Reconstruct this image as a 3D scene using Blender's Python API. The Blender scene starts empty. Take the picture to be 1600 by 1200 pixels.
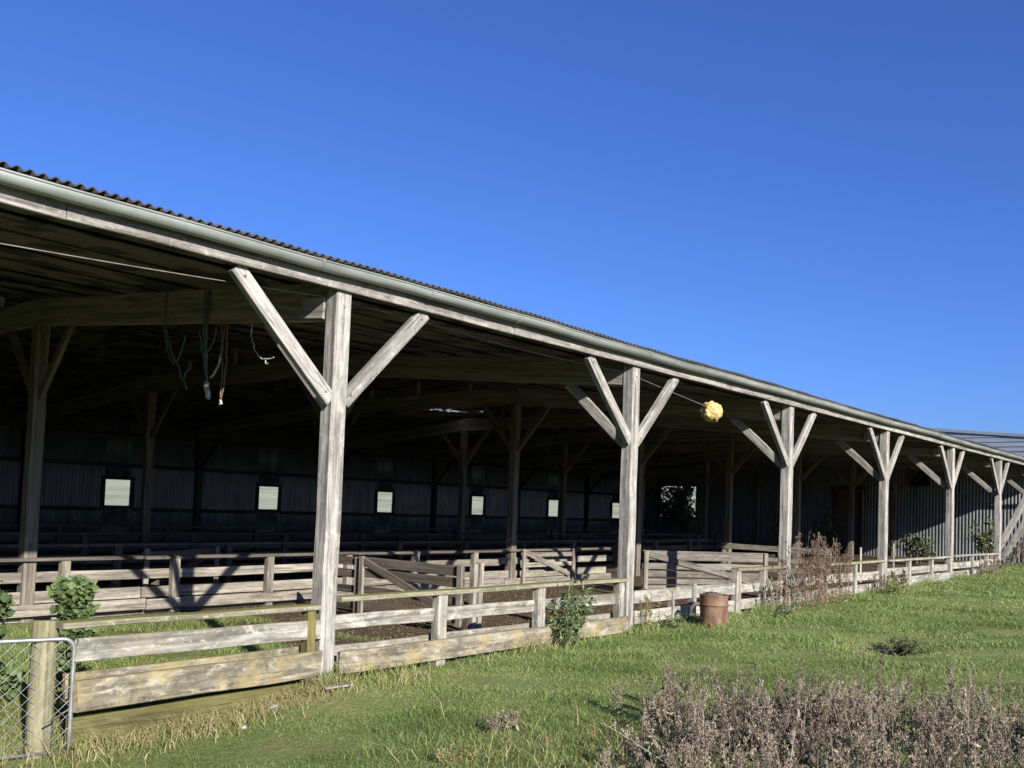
import bpy, math, random
import numpy as np
from mathutils import Vector, Matrix, noise as mnoise

rnd = random.Random(7)
rng = np.random.default_rng(11)
scene = bpy.context.scene
COL = scene.collection
V = Vector

# ------------------------------------------------------------------ helpers
class MB:
    """collects geometry for ONE mesh object; 'grain' = along/across coordinates of each timber, 'tone' = its own shade"""
    def __init__(s): s.v = []; s.f = []; s.g = []; s.t = []; s.smooth = []
    def add(s, vs, fs, gs=None, tone=0.5, smooth=False):
        o = len(s.v)
        s.v += [tuple(q) for q in vs]
        s.g += [tuple(q) for q in (gs if gs is not None else vs)]
        s.t += [tone] * len(vs) if not isinstance(tone, (list, tuple)) else list(tone)
        s.f += [tuple(i + o for i in q) for q in fs]
        s.smooth += [smooth] * len(fs)
    def build(s, name, mat, parent=None):
        me = bpy.data.meshes.new(name)
        me.from_pydata(s.v, [], s.f)
        a = me.attributes.new('grain', 'FLOAT_VECTOR', 'POINT')
        a.data.foreach_set('vector', np.array(s.g, dtype=np.float32).ravel())
        b = me.attributes.new('tone', 'FLOAT', 'POINT')
        b.data.foreach_set('value', np.array(s.t, dtype=np.float32))
        me.polygons.foreach_set('use_smooth', np.array(s.smooth, dtype=bool))
        me.materials.append(mat)
        me.update()
        o = bpy.data.objects.new(name, me); COL.objects.link(o)
        if parent is not None: o.parent = parent
        return o

def thing(name, label, cat, group=None):
    o = bpy.data.objects.new(name, None); COL.objects.link(o)
    o.empty_display_size = 0.2
    return tag(o, label, cat, group)
def tag(o, label, cat, group=None, kind=None):
    o['label'] = label; o['category'] = cat
    if group: o['group'] = group
    if kind: o['kind'] = kind
    return o
def base_at(o, x, y, z):
    """move the empty to its base while children keep their world place"""
    o.location = (x, y, z)
    for c in o.children: c.matrix_parent_inverse = Matrix.Translation((-x, -y, -z))
    return o

def timber(mb, p0, p1, w, h, up=(0, 0, 1), tone=None, ch=0.006, n=None, wob=0.0, ragged=0.0):
    """one sawn timber from p0 to p1: h along 'up', w across; softened arris, slight wobble"""
    p0 = V(p0); p1 = V(p1); d = p1 - p0; L = d.length; d = d / L
    up = V(up); side = d.cross(up).normalized(); up = side.cross(d).normalized()
    if tone is None: tone = rnd.random()
    if n is None: n = max(1, int(L / 0.5))
    ch = min(ch, w * .3, h * .3)
    pro = [(-w/2+ch, -h/2), (w/2-ch, -h/2), (w/2, -h/2+ch), (w/2, h/2-ch), (w/2-ch, h/2), (-w/2+ch, h/2), (-w/2, h/2-ch), (-w/2, -h/2+ch)]
    ofs = rnd.random() * 90
    vs = []; gs = []; fs = []
    for i in range(n + 1):
        t = i / n
        a = wob * (rnd.random() - .5); b = wob * (rnd.random() - .5)
        for k, (x, z) in enumerate(pro):
            e = 0
            if ragged and i in (0, n): e = (rnd.random() - .5) * ragged
            vs.append(p0 + d * (L * t + e) + side * (x + a) + up * (z + b))
            gs.append((L * t + ofs, x + ofs * .37, z + ofs * .11))
    for i in range(n):
        for k in range(8):
            k2 = (k + 1) % 8
            fs.append((i*8+k, i*8+k2, i*8+8+k2, i*8+8+k))
    fs.append(tuple(range(7, -1, -1))); fs.append(tuple(n*8 + k for k in range(8)))
    fs = [f[::-1] for f in fs]
    mb.add(vs, fs, gs, tone)

def tube(mb, pts, r, seg=6, tone=.5, taper=None, cap=True):
    pts = [V(p) for p in pts]; n = len(pts)
    vs = []; fs = []; gs = []
    ref = V((0.13, 0.31, 0.94)); ofs = rnd.random() * 50
    acc = 0
    for i, p in enumerate(pts):
        d = (pts[min(i+1, n-1)] - pts[max(i-1, 0)])
        if d.length < 1e-9: d = V((0, 0, 1))
        d.normalize()
        if abs(d.dot(ref)) > .95: ref = V((1, .1, .05))
        a = d.cross(ref).normalized(); b = d.cross(a)
        rr = r if taper is None else r * (1 + (taper - 1) * i / max(1, n - 1))
        if i: acc += (pts[i] - pts[i-1]).length
        for k in range(seg):
            q = 2 * math.pi * k / seg
            vs.append(p + a * (math.cos(q) * rr) + b * (math.sin(q) * rr))
            gs.append((acc + ofs, math.cos(q) * rr + ofs, math.sin(q) * rr))
    for i in range(n - 1):
        for k in range(seg):
            k2 = (k + 1) % seg
            fs.append((i*seg+k, i*seg+k2, i*seg+seg+k2, i*seg+seg+k))
    if cap:
        fs.append(tuple(range(seg-1, -1, -1))); fs.append(tuple((n-1)*seg + k for k in range(seg)))
    mb.add(vs, fs, gs, tone, smooth=True)

def sag(a, b, drop, n=8):
    a = V(a); b = V(b)
    return [a.lerp(b, i / n) - V((0, 0, drop * 4 * (i/n) * (1 - i/n))) for i in range(n + 1)]

def leaf(mb, p, d, nrm, L, W, tone, fold=.25, droop=.2):
    p = V(p); d = V(d).normalized(); s = d.cross(V(nrm))
    if s.length < 1e-4: s = d.cross(V((.3, .5, .8)))
    s.normalize(); u = s.cross(d)
    m = p + d * (L * .5) ; t = p + d * L - u * (L * droop)
    l1 = p + d * (L * .28) + s * (W * .42) + u * (W * fold); l2 = p + d * (L * .68) + s * (W * .4) + u * (W * fold - L * droop * .5)
    r1 = p + d * (L * .28) - s * (W * .42) + u * (W * fold); r2 = p + d * (L * .68) - s * (W * .4) + u * (W * fold - L * droop * .5)
    mb.add([p, l1, l2, t, r2, r1, m], [(0, 6, 1), (1, 6, 2), (2, 6, 3), (3, 6, 4), (4, 6, 5), (5, 6, 0)], None, tone)

def rvec(z=0.0):
    a = rnd.random() * 6.283; c = rnd.uniform(-1, 1); s = math.sqrt(1 - c*c)
    return V((s * math.cos(a), s * math.sin(a), c + z)).normalized()

def np_mesh(name, verts, quads, mat, attrs=None, smooth=False):
    me = bpy.data.meshes.new(name)
    nv, nf = len(verts), len(quads); k = quads.shape[1]
    me.vertices.add(nv); me.vertices.foreach_set('co', np.ascontiguousarray(verts, dtype=np.float32).ravel())
    me.loops.add(nf * k); me.loops.foreach_set('vertex_index', np.ascontiguousarray(quads, dtype=np.int32).ravel())
    me.polygons.add(nf); me.polygons.foreach_set('loop_start', np.arange(0, nf * k, k, dtype=np.int32))
    me.polygons.foreach_set('use_smooth', np.full(nf, smooth))
    me.update(calc_edges=True)
    for an, arr in (attrs or {}).items():
        a = me.attributes.new(an, 'FLOAT', 'POINT'); a.data.foreach_set('value', np.asarray(arr, dtype=np.float32))
    me.materials.append(mat)
    o = bpy.data.objects.new(name, me); COL.objects.link(o)
    return o

# ------------------------------------------------------------------ materials
def new_mat(name):
    m = bpy.data.materials.new(name); m.use_nodes = True
    nt = m.node_tree; b = nt.nodes['Principled BSDF']
    return m, nt, b
def N(nt, t, **kw):
    n = nt.nodes.new(t)
    for k, v in kw.items():
        if k in n.inputs: n.inputs[k].default_value = v
        else: setattr(n, k, v)
    return n
def ramp(nt, fac, stops):
    r = nt.nodes.new('ShaderNodeValToRGB'); e = r.color_ramp.elements
    e[0].position, e[0].color = stops[0][0], (*stops[0][1], 1)
    e[1].position, e[1].color = stops[1][0], (*stops[1][1], 1)
    for p, c in stops[2:]:
        q = e.new(p); q.color = (*c, 1)
    nt.links.new(fac, r.inputs['Fac']); return r.outputs['Color']
def mixc(nt, fac, a, b, mode='MIX'):
    m = nt.nodes.new('ShaderNodeMix'); m.data_type = 'RGBA'; m.blend_type = mode
    for s, v in ((m.inputs[0], fac), (m.inputs[6], a), (m.inputs[7], b)):
        if hasattr(v, 'is_linked'): nt.links.new(v, s)
        elif isinstance(v, (int, float)): s.default_value = v
        else: s.default_value = (*v, 1)
    return m.outputs[2]
def mth(nt, op, a, b=None, clamp=False):
    m = nt.nodes.new('ShaderNodeMath'); m.operation = op; m.use_clamp = clamp
    for i, v in enumerate((a, b)):
        if v is None: continue
        if hasattr(v, 'is_linked'): nt.links.new(v, m.inputs[i])
        else: m.inputs[i].default_value = v
    return m.outputs[0]
def attr(nt, name, out):
    a = nt.nodes.new('ShaderNodeAttribute'); a.attribute_name = name; return a.outputs[out]
def mapped(nt, vec, scale):
    m = nt.nodes.new('ShaderNodeMapping'); m.inputs['Scale'].default_value = scale
    nt.links.new(vec, m.inputs['Vector']); return m.outputs['Vector']
def noise(nt, vec, scale, detail=6, rough=.6, dist=0.0):
    n = N(nt, 'ShaderNodeTexNoise', Scale=scale, Detail=detail, Roughness=rough, Distortion=dist)
    nt.links.new(vec, n.inputs['Vector']); return n.outputs['Fac']

def timber_mat(name, dark, mid, light, moss=0.0, mosscol=(.16, .17, .05), lichen=0.0, stain=.5, rough=.85, mottle=0.0, yellow=0.0):
    m, nt, b = new_mat(name)
    g = attr(nt, 'grain', 'Vector')
    fine = noise(nt, mapped(nt, g, (1.6, 42, 42)), 1.0, 7, .65, .4)
    broad = noise(nt, mapped(nt, g, (1.1, 7, 7)), 1.0, 5, .6)
    c = ramp(nt, fine, [(.28, dark), (.5, mid), (.72, light)])
    tone = attr(nt, 'tone', 'Fac')
    tv = mth(nt, 'ADD', mth(nt, 'MULTIPLY', tone, .55), .72)
    hs = nt.nodes.new('ShaderNodeHueSaturation'); nt.links.new(c, hs.inputs['Color']); nt.links.new(tv, hs.inputs['Value'])
    c = hs.outputs['Color']
    st = ramp(nt, broad, [(.36, (0, 0, 0)), (.62, (1, 1, 1))])
    c = mixc(nt, mth(nt, 'MULTIPLY', mth(nt, 'SUBTRACT', 1.0, st), stain), c, tuple(x * .55 for x in mid))
    # silvered and soaked streaks along the grain, and knots
    sk = noise(nt, mapped(nt, g, (.55, 16, 16)), 1.0, 6, .7, .8)
    c = mixc(nt, ramp(nt, sk, [(.36, (.8, .8, .8)), (.5, (0, 0, 0))]), c, tuple(x * .62 for x in dark))
    c = mixc(nt, ramp(nt, sk, [(.55, (0, 0, 0)), (.72, (.6, .6, .6))]), c, tuple(min(1, x * 1.18) for x in light))
    kn = N(nt, 'ShaderNodeTexVoronoi', Scale=1.0); nt.links.new(mapped(nt, g, (2.2, 9, 9)), kn.inputs['Vector'])
    c = mixc(nt, ramp(nt, kn.outputs['Distance'], [(.05, (.75, .75, .75)), (.13, (0, 0, 0))]), c, tuple(x * .5 for x in dark))
    # long drying cracks
    crack = noise(nt, mapped(nt, g, (.9, 60, 60)), 1.0, 2, .5, .2)
    ck = ramp(nt, crack, [(.27, (1, 1, 1)), (.31, (0, 0, 0))])
    c = mixc(nt, mth(nt, 'MULTIPLY', ck, .75), c, tuple(x * .3 for x in dark))
    geo = nt.nodes.new('ShaderNodeNewGeometry')
    if mottle:
        q = noise(nt, mapped(nt, g, (4.5, 11, 11)), 1.0, 8, .72, .6)
        c = mixc(nt, mth(nt, 'MULTIPLY', ramp(nt, q, [(.38, (1, 1, 1)), (.5, (0, 0, 0))]), mottle * .8), c, tuple(x * .75 for x in dark))
        c = mixc(nt, mth(nt, 'MULTIPLY', ramp(nt, q, [(.54, (0, 0, 0)), (.64, (1, 1, 1))]), mottle), c, tuple(x * 1.05 for x in light))
    if yellow:
        q = noise(nt, geo.outputs['Position'], 3.2, 8, .74, .5)
        c = mixc(nt, mth(nt, 'MULTIPLY', ramp(nt, q, [(.47, (0, 0, 0)), (.6, (1, 1, 1))]), yellow), c, mixc(nt, fine, (.15, .12, .055), (.33, .265, .13)))
    if lichen:
        l = noise(nt, geo.outputs['Position'], 26, 5, .7)
        lf = ramp(nt, l, [(.57, (0, 0, 0)), (.66, (1, 1, 1))])
        c = mixc(nt, mth(nt, 'MULTIPLY', lf, lichen), c, (.36, .36, .29))
    if moss:
        sx = nt.nodes.new('ShaderNodeSeparateXYZ'); nt.links.new(geo.outputs['True Normal'], sx.inputs[0])
        mn = noise(nt, geo.outputs['Position'], 9, 6, .7)
        mf = mth(nt, 'ADD', mth(nt, 'MULTIPLY', sx.outputs['Z'], .35), mn)
        mf = ramp(nt, mf, [(.58, (0, 0, 0)), (.82, (1, 1, 1))])
        mc = mixc(nt, noise(nt, geo.outputs['Position'], 60, 3, .7), mosscol, tuple(min(1, x * 2.1) for x in mosscol))
        c = mixc(nt, mth(nt, 'MULTIPLY', mf, moss), c, mc)
    nt.links.new(c, b.inputs['Base Color']); b.inputs['Roughness'].default_value = rough
    b.inputs['Specular IOR Level'].default_value = .2
    bp = N(nt, 'ShaderNodeBump', Strength=.5, Distance=.0022)
    hgt = mth(nt, 'SUBTRACT', fine, mth(nt, 'MULTIPLY', ck, .8))
    nt.links.new(hgt, bp.inputs['Height'])
    nt.links.new(bp.outputs['Normal'], b.inputs['Normal'])
    return m

M = {}
M['post'] = timber_mat('grey_post_timber', (.10, .094, .086), (.268, .254, .232), (.43, .412, .378), lichen=.3, stain=.6, mottle=.45)
M['fascia'] = timber_mat('fascia_timber', (.095, .088, .08), (.222, .206, .186), (.33, .306, .278), lichen=.45, stain=.5, mottle=.6)
M['fence'] = timber_mat('front_fence_timber', (.105, .10, .087), (.262, .25, .222), (.40, .385, .345), moss=.5, mosscol=(.14, .12, .05), lichen=.5, stain=.75, mottle=.75, yellow=.18)
M['sleeper'] = timber_mat('lichened_sleeper_timber', (.085, .078, .06), (.20, .18, .135), (.31, .285, .225), moss=.8, mosscol=(.075, .068, .03), lichen=.35, stain=.85, mottle=.9, yellow=.75)
M['mossy'] = timber_mat('mossy_cap_timber', (.095, .088, .06), (.195, .18, .13), (.28, .26, .20), moss=.95, mosscol=(.095, .095, .03), lichen=.6, stain=.5, mottle=.5)
M['green'] = timber_mat('treated_sleeper_timber', (.055, .05, .02), (.105, .095, .036), (.165, .145, .06), moss=.4, mosscol=(.07, .075, .015), stain=.5, mottle=.4)
M['pen'] = timber_mat('pen_timber', (.088, .079, .065), (.218, .198, .165), (.325, .298, .252), stain=.6, mottle=.4)
M['penshade'] = timber_mat('shaded_pen_timber', (.045, .038, .032), (.105, .09, .074), (.165, .145, .12), stain=.6, lichen=.12)  # pen timber copy with the shade of the inner fences put into its colour
M['pengrey'] = timber_mat('grey_pen_timber', (.065, .059, .05), (.15, .137, .116), (.23, .212, .182), stain=.7, lichen=.15, mottle=.4)
M['beam'] = timber_mat('beam_timber', (.11, .106, .088), (.225, .217, .182), (.30, .29, .245), stain=.6)
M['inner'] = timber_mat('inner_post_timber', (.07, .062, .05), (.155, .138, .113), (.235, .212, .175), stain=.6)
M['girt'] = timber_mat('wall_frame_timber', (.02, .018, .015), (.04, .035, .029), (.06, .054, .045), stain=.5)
M['pole'] = timber_mat('round_pole_timber', (.105, .098, .055), (.19, .178, .105), (.28, .262, .175), moss=.6, mosscol=(.10, .11, .035), stain=.4, mottle=.4)

def metal_mat(name, c1, c2, rust=0.0, rustcol=(.16, .07, .035), metallic=.35, rough=.5, streak=(6, 6, .5), dirt=.5):
    m, nt, b = new_mat(name)
    geo = nt.nodes.new('ShaderNodeNewGeometry'); P = geo.outputs['Position']
    a = noise(nt, mapped(nt, P, streak), 1.0, 7, .65)
    c = ramp(nt, a, [(.3, c1), (.68, c2)])
    d = noise(nt, P, 1.7, 6, .65)
    c = mixc(nt, mth(nt, 'MULTIPLY', ramp(nt, d, [(.45, (0, 0, 0)), (.75, (1, 1, 1))]), dirt), c, tuple(x * .45 for x in c1))
    if rust:
        r = noise(nt, mapped(nt, P, tuple(s * 1.3 for s in streak)), 1.0, 8, .75)
        rf = ramp(nt, r, [(.56, (0, 0, 0)), (.7, (1, 1, 1))])
        c = mixc(nt, mth(nt, 'MULTIPLY', rf, rust), c, rustcol)
    nt.links.new(c, b.inputs['Base Color'])
    b.inputs['Metallic'].default_value = metallic; b.inputs['Roughness'].default_value = rough
    bp = N(nt, 'ShaderNodeBump', Strength=.12, Distance=.01); nt.links.new(a, bp.inputs['Height']); nt.links.new(bp.outputs['Normal'], b.inputs['Normal'])
    return m
M['backwall'] = metal_mat('aged_wall_iron', (.062, .068, .078), (.165, .18, .205), rust=.12, metallic=.35, rough=.45)
M['endwall'] = metal_mat('blue_grey_wall_iron', (.08, .09, .098), (.155, .168, .178), rust=.12, metallic=.25, rough=.5)
M['gutter'] = metal_mat('galvanised_gutter', (.17, .185, .17), (.33, .345, .325), rust=.12, metallic=.3, rough=.45, streak=(1.2, 9, 9), dirt=.35)
M['galv'] = metal_mat('galvanised_pipe', (.20, .21, .215), (.34, .355, .36), metallic=.6, rough=.4, streak=(9, 9, 9), dirt=.2)
M['gable'] = metal_mat('slate_blue_cladding', (.17, .20, .235), (.28, .32, .37), rust=.1, metallic=.3, rough=.45, streak=(.4, .5, 9), dirt=.3)
M['hardware'] = metal_mat('rusty_wire', (.10, .085, .07), (.22, .19, .16), rust=.5, metallic=.4, rough=.6, streak=(9, 9, 9))
M['wire'] = metal_mat('bright_wire', (.11, .105, .095), (.24, .235, .22), metallic=.3, rough=.5, streak=(9, 9, 9), dirt=.1)

# roof sheets: grey fibre cement, blotched below with dark mould in patches
def roof_mat():
    m, nt, b = new_mat('fibre_cement_roof')
    geo = nt.nodes.new('ShaderNodeNewGeometry'); P = geo.outputs['Position']
    v = N(nt, 'ShaderNodeTexVoronoi', Scale=1.0, distance='CHEBYCHEV', Randomness=.9)
    nt.links.new(mapped(nt, P, (3.2, 2.6, 0.01)), v.inputs['Vector'])
    cell = nt.nodes.new('ShaderNodeSeparateColor'); nt.links.new(v.outputs['Color'], cell.inputs[0])
    n1 = noise(nt, mapped(nt, P, (2.4, 1.1, 1)), 1.6, 5, .6)
    f = mth(nt, 'ADD', mth(nt, 'MULTIPLY', cell.outputs[0], .5), mth(nt, 'MULTIPLY', n1, .9))
    c = ramp(nt, f, [(.44, (.022, .021, .018)), (.55, (.30, .285, .19)), (.9, (.42, .40, .28))])
    n2 = noise(nt, P, 7, 6, .7)
    c = mixc(nt, mth(nt, 'MULTIPLY', n2, .5), c, (.07, .068, .05))
    sx = nt.nodes.new('ShaderNodeSeparateXYZ'); nt.links.new(geo.outputs['True Normal'], sx.inputs[0])
    py = nt.nodes.new('ShaderNodeSeparateXYZ'); nt.links.new(P, py.inputs[0])
    drip = mth(nt, 'LESS_THAN', mth(nt, 'ADD', py.outputs['Y'], mth(nt, 'MULTIPLY', n2, .25)), .16)
    outer = mth(nt, 'MAXIMUM', drip, mth(nt, 'GREATER_THAN', sx.outputs['Z'], -.3))   # the weathered outer face, black with lichen
    c = mixc(nt, outer, c, mixc(nt, n2, (.016, .017, .019), (.06, .06, .06)))
    nt.links.new(c, b.inputs['Base Color']); b.inputs['Roughness'].default_value = .9
    return m
M['roof'] = roof_mat()

def ground_mat():
    m, nt, b = new_mat('pasture_ground')
    geo = nt.nodes.new('ShaderNodeNewGeometry'); P = geo.outputs['Position']
    sx = nt.nodes.new('ShaderNodeSeparateXYZ'); nt.links.new(P, sx.inputs[0])
    a = noise(nt, P, .8, 6, .65); f2 = noise(nt, P, 14, 6, .7)
    grass = ramp(nt, a, [(.3, (.11, .145, .045)), (.5, (.18, .22, .075)), (.7, (.26, .26, .11))])
    pt = noise(nt, P, 2.3, 7, .7)
    grass = mixc(nt, ramp(nt, pt, [(.56, (0, 0, 0)), (.68, (.8, .8, .8))]), grass, (.20, .165, .085))
    grass = mixc(nt, mth(nt, 'MULTIPLY', f2, .45), grass, (.045, .04, .022))
    dirt = ramp(nt, f2, [(.3, (.035, .025, .018)), (.52, (.085, .062, .043)), (.72, (.18, .142, .095))])
    wob = mth(nt, 'MULTIPLY', mth(nt, 'SUBTRACT', noise(nt, P, .9, 5, .6), .5), 1.6)
    # inside the shed: dry trampled dirt and straw; a green tongue remains near x < 1
    yy = mth(nt, 'ADD', sx.outputs['Y'], wob)
    xx = mth(nt, 'SUBTRACT', 1.0, mth(nt, 'MULTIPLY', mth(nt, 'ADD', sx.outputs['X'], 1.0), .33), True)
    edge = mth(nt, 'ADD', .3, mth(nt, 'MULTIPLY', xx, 8.5))
    ins = mth(nt, 'MULTIPLY', mth(nt, 'SUBTRACT', yy, edge), 2.0, True)
    back = mth(nt, 'MULTIPLY', mth(nt, 'SUBTRACT', 19.0, sx.outputs['Y']), 2.0, True)
    # beyond the back wall: bleached dry pasture
    far = mth(nt, 'MULTIPLY', mth(nt, 'SUBTRACT', sx.outputs['Y'], 19.5), 1.0, True)
    hillc = ramp(nt, noise(nt, mapped(nt, P, (.12, .5, .5)), 1.0, 8, .7), [(.32, (.155, .175, .115)), (.5, (.24, .255, .185)), (.68, (.33, .335, .26))])
    c = mixc(nt, mth(nt, 'MULTIPLY', ins, back), grass, dirt)
    c = mixc(nt, far, c, hillc)
    nt.links.new(c, b.inputs['Base Color']); b.inputs['Roughness'].default_value = .95
    b.inputs['Specular IOR Level'].default_value = .1
    bp = N(nt, 'ShaderNodeBump', Strength=.8, Distance=.05); nt.links.new(f2, bp.inputs['Height']); nt.links.new(bp.outputs['Normal'], b.inputs['Normal'])
    return m
M['ground'] = ground_mat()

def leaf_mat(name, stops, trans=.3, rough=.55):
    m, nt, b = new_mat(name)
    c = ramp(nt, attr(nt, 'tone', 'Fac'), stops)
    geo = nt.nodes.new('ShaderNodeNewGeometry')
    c = mixc(nt, mth(nt, 'MULTIPLY', noise(nt, geo.outputs['Position'], 45, 3, .6), .35), c, tuple(x * .45 for x in stops[0][1]))
    nt.links.new(c, b.inputs['Base Color']); b.inputs['Roughness'].default_value = rough
    b.inputs['Specular IOR Level'].default_value = .25
    tr = nt.nodes.new('ShaderNodeBsdfTranslucent'); nt.links.new(c, tr.inputs['Color'])
    mx = nt.nodes.new('ShaderNodeMixShader'); mx.inputs[0].default_value = trans
    nt.links.new(b.outputs[0], mx.inputs[1]); nt.links.new(tr.outputs[0], mx.inputs[2])
    nt.links.new(mx.outputs[0], nt.nodes['Material Output'].inputs['Surface'])
    return m
M['grass'] = leaf_mat('grass_blades', [(0, (.09, .135, .035)), (.35, (.20, .285, .085)), (.65, (.32, .395, .135)), (.85, (.43, .43, .20)), (1, (.50, .43, .25))], .45)
M['dry'] = leaf_mat('dry_grass', [(0, (.16, .17, .05)), (.4, (.30, .26, .12)), (.8, (.46, .38, .21)), (1, (.55, .47, .30))], .3, .8)
M['mallow'] = leaf_mat('mallow_leaf', [(0, (.055, .095, .035)), (.5, (.125, .18, .065)), (1, (.23, .30, .13))], .4, .7)
M['willow'] = leaf_mat('narrow_leaf', [(0, (.06, .095, .04)), (.5, (.14, .195, .08)), (1, (.27, .33, .16))], .4)
M['bush'] = leaf_mat('dark_bush_leaf', [(0, (.03, .042, .02)), (.5, (.07, .09, .04)), (1, (.16, .19, .10))], .25, .35)
M['elder'] = leaf_mat('lightened_bush_leaf', [(0, (.07, .09, .05)), (.5, (.16, .19, .11)), (1, (.34, .37, .25))], .35, .35)  # bush leaf made lighter: backlight from the opening put into the colour
M['weed'] = leaf_mat('dead_weed', [(0, (.07, .057, .042)), (.35, (.215, .175, .13)), (.75, (.37, .315, .24)), (1, (.50, .44, .35))], .2, .9)
M['rustweed'] = leaf_mat('red_brown_weed', [(0, (.075, .05, .036)), (.5, (.205, .142, .10)), (1, (.39, .30, .22))], .1, .9)
M['stem'] = leaf_mat('woody_stem', [(0, (.05, .04, .025)), (1, (.18, .14, .09))], .02, .9)
M['greenstem'] = leaf_mat('green_stem', [(0, (.05, .07, .025)), (1, (.11, .13, .05))], .02, .8)

def simple_noise_mat(name, stops, scale, rough=.8, metallic=0, bump=.3):
    m, nt, b = new_mat(name)
    tc = nt.nodes.new('ShaderNodeTexCoord')
    n = noise(nt, tc.outputs['Object'], scale, 7, .65)
    nt.links.new(ramp(nt, n, stops), b.inputs['Base Color'])
    b.inputs['Roughness'].default_value = rough; b.inputs['Metallic'].default_value = metallic
    bp = N(nt, 'ShaderNodeBump', Strength=bump, Distance=.01); nt.links.new(n, bp.inputs['Height']); nt.links.new(bp.outputs['Normal'], b.inputs['Normal'])
    return m
M['foam'] = simple_noise_mat('yellow_foam', [(.30, (.13, .075, .025)), (.42, (.40, .29, .10)), (.6, (.54, .43, .18)), (.8, (.62, .53, .29))], 7, .9, 0, .5)
M['stone'] = simple_noise_mat('pale_stone', [(.3, (.16, .155, .14)), (.7, (.36, .35, .32))], 12)
M['rope'] = simple_noise_mat('blue_green_twine', [(.3, (.03, .055, .06)), (.7, (.10, .16, .16))], 30, .8)
M['paletwine'] = simple_noise_mat('pale_twine', [(.3, (.16, .165, .16)), (.7, (.48, .49, .47))], 20, .7)
M['brownrope'] = simple_noise_mat('brown_rope', [(.3, (.09, .055, .03)), (.7, (.2, .13, .08))], 20, .9)
M['door'] = simple_noise_mat('brown_door', [(.3, (.045, .033, .026)), (.7, (.09, .066, .05))], 3, .8)
M['black'] = simple_noise_mat('painted_dark_void', [(.3, (.008, .008, .01)), (.7, (.016, .016, .02))], 3, .9)
M['rubbish'] = simple_noise_mat('dark_rubbish', [(.3, (.03, .025, .022)), (.7, (.10, .085, .07))], 9, .9)
def barrel_mat():
    m, nt, b = new_mat('rusted_drum_steel')
    tc = nt.nodes.new('ShaderNodeTexCoord'); O = tc.outputs['Object']
    a = noise(nt, mapped(nt, O, (9, 9, 3)), 1.0, 8, .7); d = noise(nt, O, 5.5, 6, .65)
    c = ramp(nt, a, [(.3, (.045, .025, .015)), (.5, (.125, .064, .036)), (.7, (.20, .115, .065))])
    c = mixc(nt, ramp(nt, d, [(.48, (0, 0, 0)), (.66, (1, 1, 1))]), c, (.17, .125, .078))
    nt.links.new(c, b.inputs['Base Color']); b.inputs['Roughness'].default_value = .75; b.inputs['Metallic'].default_value = .15
    bp = N(nt, 'ShaderNodeBump', Strength=.3, Distance=.01); nt.links.new(a, bp.inputs['Height']); nt.links.new(bp.outputs['Normal'], b.inputs['Normal'])
    return m
M['barrel'] = barrel_mat()

# ------------------------------------------------------------------ ground
def sstep(a, b, x):
    t = np.clip((x - a) / (b - a), 0, 1); return t * t * (3 - 2 * t)
def vnoise(x, y, s):
    return (np.sin(x * s + 1.3 * np.sin(y * s * .83 + .7)) * np.cos(y * s * 1.13 + 1.1 * np.sin(x * s * .71 + 2.1)) + .5 * np.sin(x * s * 2.3 + y * s * 1.7 + 1.9)) / 1.5
def gz(x, y):
    x = np.asarray(x, float); y = np.asarray(y, float)
    out = np.interp(x, [-12, -2.6, 0, 5, 10, 16, 21, 26, 34, 60], [-.25, -.19, .03, .12, .19, .25, .27, .48, .55, .6])
    # away from the fence on the camera side the left dip fades
    out = out + (0.0 - out) * sstep(-1.0, -5.0, y) * np.where(x < 0, .6, .0)
    inn = np.interp(x, [-12, 0, 35, 60], [-.08, -.06, .2, .25])
    t = sstep(-.05, 1.3, y)
    z = out * (1 - t) + inn * t
    bump = .03 * vnoise(x, y, 1.1) + .014 * vnoise(x + 5, y - 3, 3.1)
    z = z + bump * (1 - .6 * t) * np.where((np.abs(y) < .2), .5, 1)
    # rolling pasture hill behind the shed
    z = z + .09 * np.clip(y - 30, 0, 220) * sstep(30, 60, y) + .8 * vnoise(x, y, .03) * sstep(40, 90, y)
    # hollow under the dead branches in the grass
    z = z - .24 * np.exp(-(((x - 6.55) / .55) ** 2 + ((y + 2.75) / .42) ** 2))
    return z
def G(x, y): return float(gz(x, y))
def axis(segs):
    out = []
    for a, b, s in segs:
        out += list(np.arange(a, b, s))
    out.append(segs[-1][1]); return np.array(out)
ax_ = axis([(-900, -200, 70), (-200, -30, 12), (-30, -10, 1.0), (-10, 16, .16), (16, 42, .4), (42, 120, 4), (120, 900, 40)])
ay_ = axis([(-500, -60, 40), (-60, -10, 3), (-10, 4, .16), (4, 20, .5), (20, 120, 2.5), (120, 300, 8), (300, 1500, 60)])
gx, gy = np.meshgrid(ax_, ay_)
gv = np.stack([gx, gy, gz(gx, gy)], -1).reshape(-1, 3)
nx, ny = len(ax_), len(ay_)
ii = (np.arange(ny - 1)[:, None] * nx + np.arange(nx - 1)[None, :]).ravel()
ground = np_mesh('ground', gv, np.stack([ii, ii + 1, ii + nx + 1, ii + nx], 1), M['ground'], smooth=True)
ground['kind'] = 'structure'

# ------------------------------------------------------------------ the shed
B = 5.0; Y2, Y3, YB = 6.226, 12.357, 18.54
FR = range(-2, 8)            # frames along the shed
X0, X1 = -11.5, 34.95
def roofz(y):
    return 3.845 + .095 * (y + .12) if y <= 9.27 else 3.845 + .095 * (9.39 - (y - 9.27))
shed = thing('open_shed', 'long open-fronted timber sheep shed with grey posts, braces, gutter and corrugated roof', 'shed')

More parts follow.
